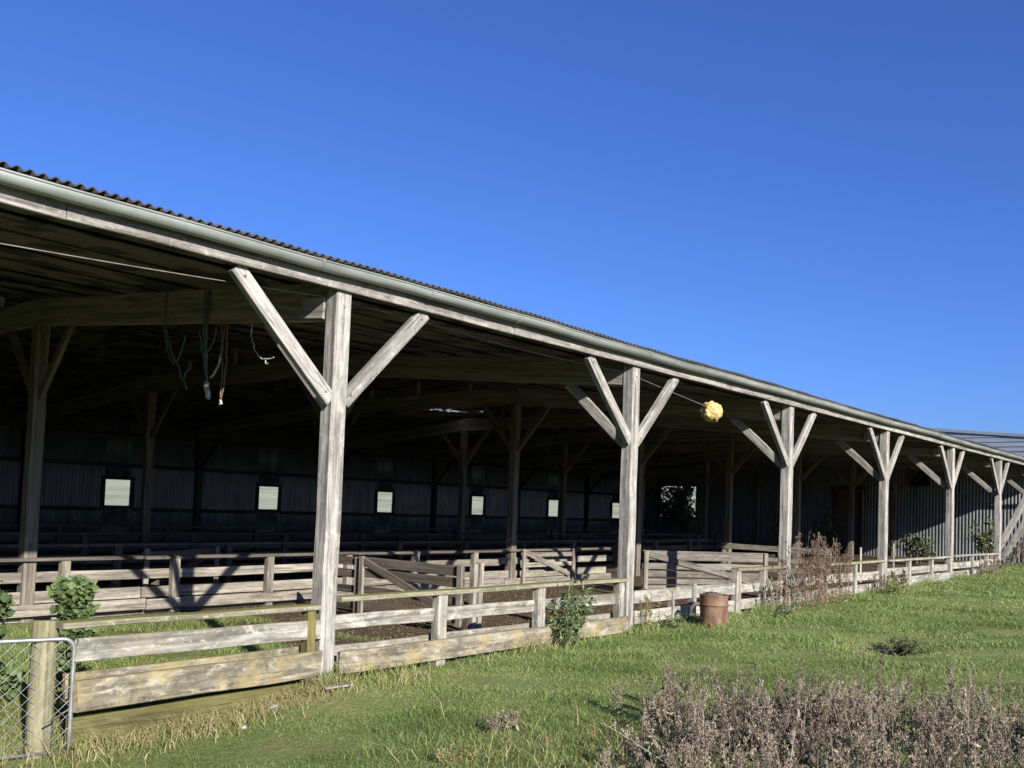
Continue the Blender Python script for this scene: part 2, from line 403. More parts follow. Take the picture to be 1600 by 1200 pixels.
# roof: real corrugations, with one broken sheet
def build_roof():
    pitch, amp, k = .086, .0135, 6
    nxs = int((X1 - X0) / pitch * k)
    xs = np.linspace(X0, X1, nxs + 1)
    ys = np.array([-.12, 0.4] + list(np.arange(1.2, 9.0, .9)) + [9.27] + list(np.arange(9.7, 11.4, .6)) + list(np.arange(11.5, 13.4, .12)) + list(np.arange(13.8, 18.3, .9)) + [18.75])
    zs = np.array([roofz(y) for y in ys])
    gx, gy = np.meshgrid(xs, ys)
    # rows lap like sheets, a little uneven along the shed
    z = zs[:, None] + amp * np.cos(gx * 2 * np.pi / pitch) + .008 * np.sin(gx * .9 + gy) + .004 * np.sin(gx * 5.1)
    v = np.stack([gx, gy, z], -1).reshape(-1, 3)
    n = nxs + 1
    ii = (np.arange(len(ys) - 1)[:, None] * n + np.arange(nxs)[None, :]).ravel()
    q = np.stack([ii, ii + 1, ii + n + 1, ii + n], 1)
    c = v[q].mean(1)
    u = (c[:, 0] - 13.9) + .22 * np.sin(c[:, 1] * 9); w = (c[:, 1] - 12.45)
    hole = (np.abs(u) < .75 + .25 * np.sin(c[:, 1] * 17)) & (np.abs(w - .25 * u * -1.0) < .17 + .08 * np.sin(c[:, 0] * 21)) & (np.abs(u) > .05 - .2 * w)
    hole |= (np.abs(c[:, 0] - 15.25) < .14) & (np.abs(c[:, 1] - 11.9) < .13)
    o = np_mesh('roof', v, q[~hole], M['roof'], smooth=True)
    o.parent = shed
    s = o.modifiers.new('thickness', 'SOLIDIFY'); s.thickness = .009; s.offset = 1
    return o
roof = build_roof()
m_, nt_, b_ = new_mat('hole_cover_sheet')
tr_ = nt_.nodes.new('ShaderNodeBsdfTranslucent'); tr_.inputs['Color'].default_value = (.85, .85, .82, 1)
mx_ = nt_.nodes.new('ShaderNodeMixShader'); mx_.inputs[0].default_value = .75
b_.inputs['Base Color'].default_value = (.7, .7, .66, 1)
nt_.links.new(b_.outputs[0], mx_.inputs[1]); nt_.links.new(tr_.outputs[0], mx_.inputs[2]); nt_.links.new(mx_.outputs[0], nt_.nodes['Material Output'].inputs['Surface'])
M['clear'] = m_
mb = MB(); xs_ = np.linspace(12.7, 15.7, 210); ys_ = (11.3, 13.4)
vs = [(x, y, roofz(y) + .045 + .0135 * math.cos(x * 2 * math.pi / .086)) for y in ys_ for x in xs_]; m = len(xs_)
mb.add(vs, [(i, i + 1, i + m + 1, i + m) for i in range(m - 1)], None, .5, True)
mb.build('hole_cover', M['clear'], roof)  # translucent cover added over the roof hole to keep sun beams out
mb = MB()
for sgn in (1,):
    pts = [(x, 9.27, roofz(9.27) + .06) for x in np.linspace(X0, X1, 40)]
    tube(mb, pts, .07, 8)
mb.build('ridge_cap', M['gutter'], roof)

# gutter: half round with a rolled front bead
def build_gutter():
    mb = MB(); yc, zc, R = -.119, 3.776, .066
    prof = [(yc - R * math.cos(t), zc - R * math.sin(t)) for t in np.linspace(-.12, math.pi, 13)]
    inner = [(yc - (R - .004) * math.cos(t), zc - (R - .004) * math.sin(t)) for t in np.linspace(math.pi, -.05, 13)]
    bead = [(yc - R - .001 + .009 * math.cos(t), zc + .012 + .009 * math.sin(t)) for t in np.linspace(-1.3, 4.2, 7)]
    loop = prof + inner + bead[::-1]
    xs = np.arange(X0, X1, .45); n = len(loop); vs = []; fs = []
    for i, x in enumerate(xs):
        dz = .006 * math.sin(x * .8) + .004 * math.sin(x * 2.9); dy = .005 * math.sin(x * 1.3 + 1)
        for (y, z) in loop: vs.append((x, y + dy, z + dz))
    for i in range(len(xs) - 1):
        for k in range(n):
            k2 = (k + 1) % n
            fs.append((i*n+k, i*n+k2, i*n+n+k2, i*n+n+k))
    mb.add(vs, fs, None, .5, True)
    g = mb.build('gutter', M['gutter'], shed)
    for x in np.arange(-4.46, 34.5, 1.36):
        b = MB()
        pts = [(x, yc - (R + .003) * math.cos(t), zc + .004 - (R + .003) * math.sin(t)) for t in np.linspace(-.25, math.pi, 10)]
        for a, c in zip(pts[:-1], pts[1:]): pass
        vs = []; fs = []
        for p in pts: vs += [(p[0] - .013, p[1], p[2]), (p[0] + .013, p[1], p[2])]
        for i in range(len(pts) - 1): fs.append((2*i, 2*i+1, 2*i+3, 2*i+2))
        vs2 = [(q[0], yc + (q[1] - yc) * 1.05, zc + .004 + (q[2] - zc - .004) * 1.05) for q in vs]
        m0 = len(vs)
        fs2 = [tuple(i + m0 for i in f[::-1]) for f in fs]
        edge = []
        for i in range(len(pts) - 1):
            edge.append((2*i, 2*i+2, 2*i+2+m0, 2*i+m0)); edge.append((2*i+1, 2*i+1+m0, 2*i+3+m0, 2*i+3))
        b.add(vs + vs2, fs + fs2 + edge, None, .5)
        timber(b, (x, yc - R - .008, zc + .02), (x, -.046, zc + .06), .022, .004, n=1, ch=.001)
        b.build('gutter_bracket', M['gutter'], g)
build_gutter()

# fascia in three-bay lengths
xs = [X0, -7.3, -2.55, 2.4, 7.45, 12.4, 17.5, 22.4, 27.6, X1]
for a, b in zip(xs[:-1], xs[1:]):
    mb = MB(); timber(mb, (a + .003, -.022, 3.684), (b - .003, -.022, 3.684), .042, .16, wob=.006)
    mb.build('fascia_board', M['fascia'], shed)

PW, PD = .172, .160
lean = {0: (-.014, .018), 1: (.0, -.006), 2: (.0, -.01), 3: (-.01, -.015), 4: (-.012, -.004), 5: (.01, .02)}
def front_post(k):
    x = k * B; l0, l1 = lean.get(k, (0, 0))
    mb = MB(); g = G(x, 0) - .25
    top = 3.735 if k != 5 else 3.665
    timber(mb, (x + l0, PD / 2, g), (x + l1, PD / 2, top), PW, PD, up=(0, 1, 0), wob=.010, n=9, ch=.009, tone=rnd.uniform(.45, .85))
    # bolt head and wire staple
    tube(mb, [(x + l1, -.006, 3.47), (x + l1, .01, 3.47)], .012, 8, .1)
    p = mb.build('front_post', M['post'], shed)
    for s in (-1, 1):
        b = MB()
        z1 = 3.60; run = .98 + rnd.uniform(-.03, .05)
        timber(b, (x + s * .075, .052, 2.60), (x + s * (.085 + run), .052, z1), .075, .135, up=(-s * .7, 0, .7), wob=.006, tone=rnd.uniform(.3, .9))
        b.build('brace', M['post'], p)
        for t in (.07, .93):
            bx = x + s * (.075 + (run + .01) * t); bz = 2.60 + (z1 - 2.60) * t
            h = MB(); tube(h, [(bx, .006, bz), (bx, .02, bz)], .011, 8, .1); h.build('bolt', M['hardware'], p)
    b = MB()
    timber(b, (x, PD - .01, 2.57), (x, 1.12, 3.44), .07, .13, up=(0, -.7, .7), wob=.006, tone=rnd.uniform(.2, .7))
    b.build('brace', M['post'], p)
for k in FR: front_post(k)

def inner_post(k, y, ztop):
    x = k * B; mb = MB(); dx = rnd.uniform(-.02, .02)
    timber(mb, (x + dx, y, G(x, y) - .2), (x, y, ztop), .17, .17, up=(0, 1, 0), wob=.012, n=9, ch=.009, tone=rnd.uniform(.2, .8))
    p = mb.build('inner_post', M['inner'], shed)
    for s in (-1, 1):
        b = MB()
        timber(b, (x, y + s * .07, ztop - .98), (x, y + s * .98, ztop + .03), .06, .12, up=(0, -s * .7, .7), wob=.006)
        b.build('brace', M['inner'], p)
    return p
for k in FR:
    inner_post(k, Y2, 3.90); inner_post(k, Y3, 3.90)

# roof beams: three lengths that crank over the inner posts
for k in FR:
    x = k * B; mb = MB(); D = .36
    timber(mb, (x, -.0 + PD + .004, 3.345 + D/2), (x, Y2 - .02, 3.89 + D/2), .075, D, wob=.004, tone=rnd.uniform(.4, .8))
    timber(mb, (x, Y2 - .015, 3.905 + D/2), (x, Y3 + .015, 3.905 + D/2), .070, D, wob=.004, tone=rnd.uniform(.3, .7))
    timber(mb, (x, Y3 + .02, 3.89 + D/2), (x, YB - .06, 3.345 + D/2), .075, D, wob=.004, tone=rnd.uniform(.3, .7))
    bm = mb.build('roof_beam', M['beam'], shed)
    for y in (7.6, 9.27, 10.9):
        s = MB(); timber(s, (x, y, 4.26), (x, y, roofz(y) - .14), .07, .09, up=(0, 1, 0)); s.build('king_strut', M['beam'], bm)
    # packing block that carries the beam beside the front post
    s = MB(); timber(s, (x - .062, PD + .02, 3.46), (x - .062, PD + .34, 3.49), .045, .2, tone=.6); s.build('packing_block', M['beam'], bm)
# flat lining boards under the rafters, peeled in dark rectangles
def lining_mat():
    m, nt, b = new_mat('peeling_ceiling_board')
    geo = nt.nodes.new('ShaderNodeNewGeometry'); P = geo.outputs['Position']
    v = N(nt, 'ShaderNodeTexVoronoi', Scale=1.0, distance='CHEBYCHEV', Randomness=.95)
    nt.links.new(mapped(nt, P, (3.6, 2.6, 0.01)), v.inputs['Vector'])
    cell = nt.nodes.new('ShaderNodeSeparateColor'); nt.links.new(v.outputs['Color'], cell.inputs[0])
    n1 = noise(nt, P, 1.3, 5, .6); n2 = noise(nt, P, 9, 6, .7)
    f = mth(nt, 'ADD', mth(nt, 'MULTIPLY', cell.outputs[0], .95), mth(nt, 'MULTIPLY', n1, .34))
    c = ramp(nt, f, [(.50, (.010, .011, .016)), (.53, (.105, .105, .088)), (1.1, (.165, .164, .138))])
    c = mixc(nt, mth(nt, 'MULTIPLY', n2, .55), c, (.05, .05, .04))
    w = N(nt, 'ShaderNodeTexBrick', Scale=1.0); w.inputs['Mortar Size'].default_value = .012; w.inputs['Brick Width'].default_value = 2.4; w.inputs['Row Height'].default_value = .9
    nt.links.new(P, w.inputs['Vector'])
    c = mixc(nt, mth(nt, 'MULTIPLY', w.outputs['Fac'], .8), c, (.03, .028, .022))
    nt.links.new(c, b.inputs['Base Color']); b.inputs['Roughness'].default_value = .9
    return m
M['lining'] = lining_mat()
def lining(x0, x1, y0, y1):
    mb = MB(); ys = [y0] + [q for q in np.arange(.96, 18.5, .9) if y0 + .05 < q < y1 - .05] + [y1]
    for a, b in zip(ys[:-1], ys[1:]):
        st = .02 + .03 * rnd.random()
        za, zb = roofz(a) - .100 - st, roofz(b) - .100 - st * .15
        vs = [(x0, a, za), (x1, a, za), (x1, b - .006, zb), (x0, b - .006, zb)]
        vs += [(x, y, z + .012) for x, y, z in vs]
        mb.add(vs, [(3, 2, 1, 0), (4, 5, 6, 7), (0, 1, 5, 4), (1, 2, 6, 5), (2, 3, 7, 6), (3, 0, 4, 7)])
    mb.build('ceiling_lining', M['lining'], shed)
lining(X0, 12.85, .06, 18.45); lining(12.855, 15.7, .06, 11.3); lining(12.855, 15.7, 13.45, 18.45); lining(15.705, X1 - .05, .06, 18.45)

# corrugated wall panel with holes; u along x or y
def corr_wall(name, mat, parent, plane, c, u0, u1, ztop, zbot, pitch, amp, holes=(), k=6, flat=.0, rows=()):
    n = int((u1 - u0) / pitch * k); us = set(np.linspace(u0, u1, n + 1)); zs = {zbot}
    us = np.array(sorted(us)); zs = sorted({zbot, 9e9} | set(rows) | {h[2] for h in holes} | {h[3] for h in holes}); zs = [z for z in zs if z < 9e8]
    ztf = ztop if callable(ztop) else (lambda u: ztop)
    zs = [z for z in zs]
    T = np.array([ztf(u) for u in us])
    ph = np.cos(us * 2 * np.pi / pitch)
    ph = np.sign(ph) * np.abs(ph) ** (1 - flat)
    off = amp * ph + .012 * np.sin(us * .9) + .006 * np.sin(us * 3.3)
    rowsz = [np.full_like(us, z) for z in zs] + [T]
    v = []
    for r, z in enumerate(rowsz):
        w = off + .01 * math.sin(r * 2.1)
        if plane == 'y': v.append(np.stack([us, c + w, z], -1))
        else: v.append(np.stack([c + w, us, z], -1))
    v = np.concatenate(v); m = len(us)
    ii = (np.arange(len(rowsz) - 1)[:, None] * m + np.arange(m - 1)[None, :]).ravel()
    q = np.stack([ii, ii + 1, ii + m + 1, ii + m], 1)
    ctr = v[q].mean(1); U = ctr[:, 0] if plane == 'y' else ctr[:, 1]; Z = ctr[:, 2]
    keep = np.ones(len(q), bool)
    for a, b, z0, z1 in holes: keep &= ~((U > a) & (U < b) & (Z > z0) & (Z < z1))
    o = np_mesh(name, v, q[keep], mat, smooth=True)
    if parent: o.parent = parent
    s = o.modifiers.new('thickness', 'SOLIDIFY'); s.thickness = .003
    return o
WC = [7.549 + B * i for i in range(-3, 6)]
WW, WZ0, WZ1 = .75, 1.341, 2.059
holes = [(c - WW/2, c + WW/2, WZ0, WZ1) for c in WC]
bw = corr_wall('back_wall', M['backwall'], shed, 'y', YB, X0, X1 - .02, lambda u: roofz(YB) - .03, -.15, .1, .019, holes)
for c in WC:
    mb = MB(); y = YB - .055; e = .09
    timber(mb, (c - WW/2 - e/2, y, WZ0 - e), (c - WW/2 - e/2, y, WZ1 + e), e, .06, up=(0, 1, 0))
    timber(mb, (c + WW/2 + e/2, y, WZ0 - e), (c + WW/2 + e/2, y, WZ1 + e), e, .06, up=(0, 1, 0))
    timber(mb, (c - WW/2, y, WZ1 + e/2), (c + WW/2, y, WZ1 + e/2), .055, e)
    timber(mb, (c - WW/2, y, WZ0 - e/2), (c + WW/2, y, WZ0 - e/2), .055, e)
    mb.build('window_frame', M['girt'], bw)
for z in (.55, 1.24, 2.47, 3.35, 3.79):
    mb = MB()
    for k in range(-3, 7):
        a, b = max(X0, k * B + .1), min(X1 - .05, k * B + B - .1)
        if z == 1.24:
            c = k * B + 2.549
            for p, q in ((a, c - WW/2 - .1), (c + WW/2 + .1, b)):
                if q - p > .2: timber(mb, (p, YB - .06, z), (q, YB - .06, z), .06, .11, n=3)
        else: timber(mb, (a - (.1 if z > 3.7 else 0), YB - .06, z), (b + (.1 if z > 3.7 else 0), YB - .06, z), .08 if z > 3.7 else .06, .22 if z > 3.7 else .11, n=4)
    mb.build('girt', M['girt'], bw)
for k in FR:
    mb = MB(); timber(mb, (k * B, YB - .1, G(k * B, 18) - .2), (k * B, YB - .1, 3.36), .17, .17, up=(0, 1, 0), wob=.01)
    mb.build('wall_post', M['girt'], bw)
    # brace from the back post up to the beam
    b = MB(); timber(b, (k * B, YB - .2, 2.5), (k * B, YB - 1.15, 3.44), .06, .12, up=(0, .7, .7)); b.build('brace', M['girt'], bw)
# left end of the shed, out of the picture, shades the inside
le = corr_wall('end_wall', M['backwall'], shed, 'x', X0 + .02, .3, YB, lambda u: roofz(u) - .03, -.3, .1, .013)

# ------------------------------------------------------------------ taller shed at the far end
ws = thing('woolshed', 'taller corrugated-iron shed with brown door and dark hatch opening closing the far end', 'shed')
XE = 35.0
def rake(y): return 5.02 + .095 * y if y < 9.27 else 5.02 + .095 * (18.54 - y)
eh = [(15.56, 17.49, 1.49, 2.99), (7.64, 8.73, .2, 2.92), (4.92, 5.64, 3.23, 3.93)]
ew = corr_wall('end_wall', M['endwall'], ws, 'x', XE, -.75, 19.3, lambda u: 4.02, -.1, .125, .014, eh, flat=.2)
gb = MB()
# upper gable: wide horizontal laps of slate-blue sheet up to the sloping barge
z = 3.98; yy = np.arange(-.8, 19.4, .5)
r = 0
rows_z = [3.98 + .19 * i for i in range(12)]
for i in range(len(rows_z) - 1):
    z0, z1 = rows_z[i], rows_z[i + 1]
    for a, b in zip(yy[:-1], yy[1:]):
        ta, tb = rake(a), rake(b)
        za0, za1, zb0, zb1 = min(z0, ta), min(z1, ta), min(z0, tb), min(z1, tb)
        if za1 - za0 < 1e-4 and zb1 - zb0 < 1e-4: continue
        x0, x1 = XE - .075, XE - .045
        gb.add([(x0, a, za0), (x0, b, zb0), (x1, b, zb1), (x1, a, za1), (XE + .03, a, za0), (XE + .03, b, zb0)], [(0, 3, 2, 1), (0, 1, 5, 4)], None, rnd.random())
gb.build('gable', M['gable'], ws)
mb = MB()
timber(mb, (XE - .10, -.85, rake(-.85) + .0), (XE - .10, 9.27, rake(9.27)), .04, .12, tone=.5)
timber(mb, (XE - .10, 9.28, rake(9.28)), (XE - .10, 19.35, rake(19.35)), .04, .12, tone=.5)
mb.build('barge_capping', M['gable'], ws)
corr_wall('end_wall', M['endwall'], ws, 'x', 50, -.75, 19.3, lambda u: rake(u), -.3, .125, .016, flat=.35)
for nm, ya, yb in (('roof', -.95, 9.27), ('roof', 19.45, 9.27)):
    xs_ = np.linspace(XE - .12, 50, 500); ys_ = np.linspace(ya, yb, 5)
    gx_, gy_ = np.meshgrid(xs_, ys_)
    zz = np.vectorize(rake)(gy_) + .06 + .012 * np.cos(gx_ * 2 * np.pi / .12)
    v = np.stack([gx_, gy_, zz], -1).reshape(-1, 3); m = len(xs_)
    ii = (np.arange(4)[:, None] * m + np.arange(m - 1)[None, :]).ravel()
    o = np_mesh(nm, v, np.stack([ii, ii + 1, ii + m + 1, ii + m], 1), M['gable'], smooth=True); o.parent = ws
corr_wall('front_wall', M['endwall'], ws, 'y', -.75, XE, 50, lambda u: rake(-.75), -.1, .125, .016, flat=.35)
corr_wall('back_wall', M['endwall'], ws, 'y', 19.3, XE, 50, lambda u: rake(19.3), -.3, .125, .016, [(36.2, 44.0, -.3, 3.9)], flat=.35)
mb = MB()
for i in range(6):
    y = 7.66 + .09 + i * .178; timber(mb, (XE + .02, y, .3), (XE + .02, y, 2.9), .172, .035, up=(1, 0, 0), tone=rnd.random())
for z in (.7, 1.6, 2.6): timber(mb, (XE - .01, 7.68, z), (XE - .01, 8.70, z), .03, .12)
dr = mb.build('door', M['door'], ws)
mb = MB()
timber(mb, (XE - .04, 7.60, .2), (XE - .04, 7.60, 2.98), .10, .06, up=(1, 0, 0)); timber(mb, (XE - .04, 8.78, .2), (XE - .04, 8.78, 2.98), .10, .06, up=(1, 0, 0))
timber(mb, (XE - .045, 7.45, 3.03), (XE - .045, 8.93, 3.03), .07, .15)
mb.build('door_frame', M['girt'], dr)
mb = MB()
timber(mb, (XE + .05, 4.93, 3.58), (XE + .05, 5.63, 3.58), .02, .68, tone=.3)  # near-black sheet painted as the darkness inside the opening
hatch = mb.build('hatch', M['black'], ws)
mb = MB()
for a, b in (((4.86, 3.20), (4.86, 3.96)), ((5.70, 3.20), (5.70, 3.96))): timber(mb, (XE - .03, *a), (XE - .03, *b), .07, .05, up=(1, 0, 0))
timber(mb, (XE - .03, 4.9, 3.19), (XE - .03, 5.66, 3.19), .05, .07)
mb.build('hatch_frame', M['girt'], hatch)
mb = MB()
for z, (a, b) in ((3.07, (15.4, 17.65)), (1.42, (15.4, 17.65))): timber(mb, (XE - .04, a, z), (XE - .04, b, z), .07, .13)
for y in (15.48, 17.57): timber(mb, (XE - .04, y, 1.49), (XE - .04, y, 3.0), .11, .06, up=(1, 0, 0))
mb.build('window_frame', M['girt'], ws)

# ------------------------------------------------------------------ front fences, bay by bay
def fence(name, label, cat, xa, xb, boards, posts, cap=None, y=0.0, capmat='mossy', bmat='fence', pmat='fence', back=None, group=None, extra=None):
    """boards: (z0, z1, dy, mat or None); posts: (x, ztop, w)"""
    t = thing(name, label, cat, group)
    for (z0, z1, dy, mt) in boards:
        mb = MB(); j = rnd.uniform(-.012, .012)
        timber(mb, (xa + .01, y + dy, (z0 + z1) / 2 + j), (xb - .01, y + dy, (z0 + z1) / 2 - j + rnd.uniform(-.008, .008)), .042, z1 - z0, wob=.012, ragged=.04, tone=rnd.uniform(.2, .95))
        mb.build('rail', M[mt or bmat], t)
    for (x, zt, w) in posts:
        mb = MB()
        timber(mb, (x + rnd.uniform(-.01, .01), y + .02, G(x, y) - .2), (x, y + .02, zt), w, .10, up=(0, 1, 0), wob=.006, tone=rnd.uniform(.4, .95))
        mb.build('post', M[pmat], t)
    if cap:
        z, w, ca, cb = cap
        n = max(1, round((cb - ca) / 4.9)); e = np.linspace(ca, cb, n + 1)
        for a, b in zip(e[:-1], e[1:]):
            mb = MB(); timber(mb, (a + .004, y + .02, z), (b - .004, y + .02, z + rnd.uniform(-.012, .012)), w, .045, wob=.008, tone=rnd.uniform(.3, .8))
            mb.build('cap_rail', M[capmat], t)
    base_at(t, (xa + xb) / 2, y, G((xa + xb) / 2, y))
    return t
FG = 'timber rail fences along the open front'
fence('rail_fence', 'low fence of thick lichen-stained sleepers between the wire gate and the tallest post', 'fence', -2.3, -.10,
      [(.47, .635, .0, None), (.12, .345, -.02, 'sleeper'), (-.20, .07, .05, 'green'), (.20, .385, .13, 'sleeper')], [(-.21, .72, .09)], pmat='green', cap=(.742, .15, -2.42, -.12), group=FG)
fence('rail_fence', 'grey rail fence with moss-topped cap and leafy green weed growing through it', 'fence', .10, 4.9,
      [(.50, .635, .06, None), (.12, .325, -.035, 'sleeper'), (.22, .36, .14, None)], [(1.45, .79, .13), (3.09, .79, .13), (4.76, .79, .12)], cap=(.795, .15, .09, 4.84), group=FG)
fence('rail_fence', 'capless two-board fence ending beside the rusty drum', 'fence', 5.1, 8.02,
      [(.47, .64, .03, None), (.20, .38, .03, None)], [(6.09, .60, .035), (6.68, .68, .09)], group=FG)
fence('rail_fence', 'pale capped fence starting at the square post right of the rusty drum, behind dead weeds', 'fence', 8.0, 9.9,
      [(.46, .60, .06, None), (.20, .36, .06, None)], [(8.08, .84, .15), (9.0, .8, .09)], cap=(.845, .13, 8.0, 9.9), group=FG)
fence('rail_fence', 'capped rail fence half hidden by tall brown dock stalks', 'fence', 10.1, 14.9,
      [(.47, .64, .05, None), (.20, .38, .05, None)], [(11.6, .8, .10), (13.16, .8, .10), (14.7, .8, .10)], cap=(.83, .13, 10.1, 14.88), group=FG)
fence('rail_fence', 'pale capped fence with wide bottom boards behind three thin white stakes', 'fence', 15.1, 19.9,
      [(.50, .66, .05, None), (.24, .45, .0, None)], [(16.56, .8, .10), (18.25, .8, .10), (19.75, .8, .10)], cap=(.83, .13, 15.1, 19.88), capmat='fence', group=FG)
fence('rail_fence', 'last pale capped fence running up to the bright white farthest post', 'fence', 20.1, 24.85,
      [(.52, .68, .05, None), (.26, .46, .05, None)], [(21.9, .82, .10), (23.5, .82, .10), (24.75, .82, .10)], cap=(.85, .13, 20.1, 24.82), capmat='fence', group=FG)

# ------------------------------------------------------------------ pens inside
PG = 'timber stock pens inside the shed'
def pen_run(label, y, xa, xb, zcap, boards, step, mat='pen', capmat='penshade', skip=()):
    posts = []
    x = xa + .2
    while x < xb:
        if abs(x / B - round(x / B)) > .03: posts.append((x, zcap - .02, .12))
        x += step
    t = thing('pen_fence', label, 'pen fence', PG)
    segs = np.arange(xa, xb + .1, 4.0)
    for (z0, z1, dy) in boards:
        for a, b in zip(segs[:-1], segs[1:]):
            mb = MB(); timber(mb, (a + .01, y + dy, (z0 + z1) / 2 + rnd.uniform(-.01, .01)), (b - .01, y + dy, (z0 + z1) / 2 + rnd.uniform(-.01, .01)), .035, z1 - z0, wob=.008)
            mb.build('rail', M[mat], t)
    for a, b in zip(segs[:-1], segs[1:]):
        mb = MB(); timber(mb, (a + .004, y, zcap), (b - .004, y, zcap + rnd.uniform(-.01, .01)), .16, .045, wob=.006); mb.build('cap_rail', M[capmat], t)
    for (x, zt, w) in posts:
        mb = MB(); timber(mb, (x, y - .025, G(x, y) - .2), (x + rnd.uniform(-.015, .015), y - .025, zt), w, .11, up=(0, 1, 0), wob=.006); mb.build('post', M[mat], t)
    base_at(t, (xa + xb) / 2, y, 0)
pen_run('long sunlit pen fence of wide boards carrying the brace shadows', 6.16, -6.4, 13.7, .765, [(.46, .60, .05), (.18, .34, .05), (.03, .185, -.105), (-.09, .02, .05)], 1.66)
pen_run('shaded capped pen fence just behind the sunlit one', 7.9, -6.4, 21.7, .86, [(.56, .70, .05), (.30, .44, .05), (.03, .2, .05)], 2.07, 'penshade')
pen_run('dim farthest pen fence in front of the back wall windows', 11.35, -6.4, 29.7, .88, [(.56, .70, .05), (.30, .44, .05), (.05, .22, .05)], 2.35, 'penshade')
pen_run('dark pen fence along the back row of inner posts', 14.6, -6.4, 29.7, .9, [(.55, .70, .05), (.28, .44, .05)], 2.6, 'penshade')

def hurdle(name, label, p0, p1, z0, z1, rails, diag=1, mat='penshade', smat='pen', cat='pen gate', group=None):
    t = thing(name, label, cat, group)
    p0 = V((*p0, 0)); p1 = V((*p1, 0)); d = (p1 - p0).normalized(); nrm = V((d.y, -d.x, 0))
    ga = G(p0.x, p0.y)
    def pt(s, z, o=0): q = p0 + (p1 - p0) * s + nrm * o; return (q.x, q.y, z)
    for (a, b) in rails:
        mb = MB(); timber(mb, pt(.0, (a + b) / 2 + rnd.uniform(-.01, .01)), pt(1, (a + b) / 2 + rnd.uniform(-.01, .01)), .03, b - a, wob=.008, ragged=.03); mb.build('rail', M[mat], t)
    for s in (.02, .98):
        mb = MB(); timber(mb, pt(s, z0, .036), pt(s, z1, .036), .09, .04, up=nrm, wob=.004); mb.build('stile', M[smat], t)
    if diag:
        mb = MB(); a, b = (.03, .9) if diag == 1 else (.97, .1)
        timber(mb, pt(a, z1 - .06, .037), pt(b, z0 + .16, .037), .028, .11, up=nrm.cross(d) , wob=.004); mb.build('diagonal_brace', M[mat], t)
    q = (p0 + p1) / 2; base_at(t, q.x, q.y, ga)
    return t
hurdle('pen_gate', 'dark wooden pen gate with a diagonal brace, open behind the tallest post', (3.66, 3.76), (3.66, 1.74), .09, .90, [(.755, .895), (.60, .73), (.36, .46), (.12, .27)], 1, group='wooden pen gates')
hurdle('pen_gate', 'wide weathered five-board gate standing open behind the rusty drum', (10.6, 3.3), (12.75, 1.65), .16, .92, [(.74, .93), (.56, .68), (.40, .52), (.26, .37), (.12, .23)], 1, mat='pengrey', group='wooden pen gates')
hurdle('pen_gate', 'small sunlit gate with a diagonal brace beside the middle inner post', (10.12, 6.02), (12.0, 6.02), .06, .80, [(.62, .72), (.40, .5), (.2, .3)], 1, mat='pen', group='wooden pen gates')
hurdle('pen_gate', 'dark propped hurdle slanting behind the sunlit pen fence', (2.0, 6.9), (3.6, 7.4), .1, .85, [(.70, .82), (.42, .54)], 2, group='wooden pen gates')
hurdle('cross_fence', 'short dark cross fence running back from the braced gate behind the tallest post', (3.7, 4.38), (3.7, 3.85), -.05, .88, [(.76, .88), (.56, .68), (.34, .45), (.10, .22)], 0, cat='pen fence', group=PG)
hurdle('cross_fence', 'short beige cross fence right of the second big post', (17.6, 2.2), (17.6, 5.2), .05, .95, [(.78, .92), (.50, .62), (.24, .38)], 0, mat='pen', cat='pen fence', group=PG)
hurdle('cross_fence', 'dim low two-rail cross fence in front of the brown door', (25.2, 6.4), (25.2, 9.4), .05, .75, [(.62, .70), (.3, .4)], 0, mat='penshade', smat='penshade', cat='pen fence', group=PG)
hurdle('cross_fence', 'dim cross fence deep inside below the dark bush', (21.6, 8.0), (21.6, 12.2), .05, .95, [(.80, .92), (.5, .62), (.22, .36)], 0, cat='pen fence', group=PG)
for (x, y, lab) in ((3.72, 1.62, 'pale pen post nearer the braced gate end, left of its twin'), (3.92, 1.70, 'pale pen post standing just right of the one at the braced gate end'), (10.25, 3.42, 'beige pen post holding the wide open gate, right of the second big post')):
    mb = MB(); timber(mb, (x, y, G(x, y) - .2), (x + .01, y, .93), .075, .09, up=(0, 1, 0), wob=.006, tone=.8)
    tag(mb.build('pen_post', M['pen'], None), lab, 'post', 'free-standing pen posts')
SK = (('tallest of the three thin white stakes behind the pale fence', 17.3, .9, 1.22), ('leftmost of the three thin white stakes behind the pale fence', 16.3, 1.0, 1.05), ('rightmost of the three thin white stakes behind the pale fence', 18.6, 1.0, 1.12))
for lab, x, y, h in SK:
    mb = MB(); timber(mb, (x, y, G(x, y) - .1), (x + .01, y + .01, h), .06, .03, up=(0, 1, 0), tone=.95)
    tag(mb.build('stake', M['post'], None), lab, 'stake', 'white stakes behind the fence')

# ------------------------------------------------------------------ wire gate, round post, picket
gt = thing('wire_gate', 'galvanised pipe gate with rounded corner and chain-link mesh', 'gate')
ga = V((-2.295, .02, 0)); gd = V((-.965, .262, 0)).normalized(); GL = 2.7; gzt, gzb = .64, -.175
def gp(s, z): q = ga + gd * s; return V((q.x, q.y, z))
R = .075; pts = [gp(GL, gzb), gp(GL, gzt - R)]
pts += [gp(GL - R + R * math.cos(t), gzt - R + R * math.sin(t)) for t in np.linspace(0.2, math.pi/2, 5)]
pts += [gp(s, gzt) for s in np.linspace(GL - .3, .25, 6)]
pts += [gp(R - R * math.sin(t), gzt - R + R * math.cos(t)) for t in np.linspace(0, math.pi/2, 7)]
pts += [gp(0, z) for z in (.4, .2, 0, gzb)]
mb = MB(); tube(mb, pts, .0165, 10)
tube(mb, [gp(0, gzb + .02), gp(GL, gzb + .02)], .0135, 8)
mb.build('frame', M['galv'], gt)
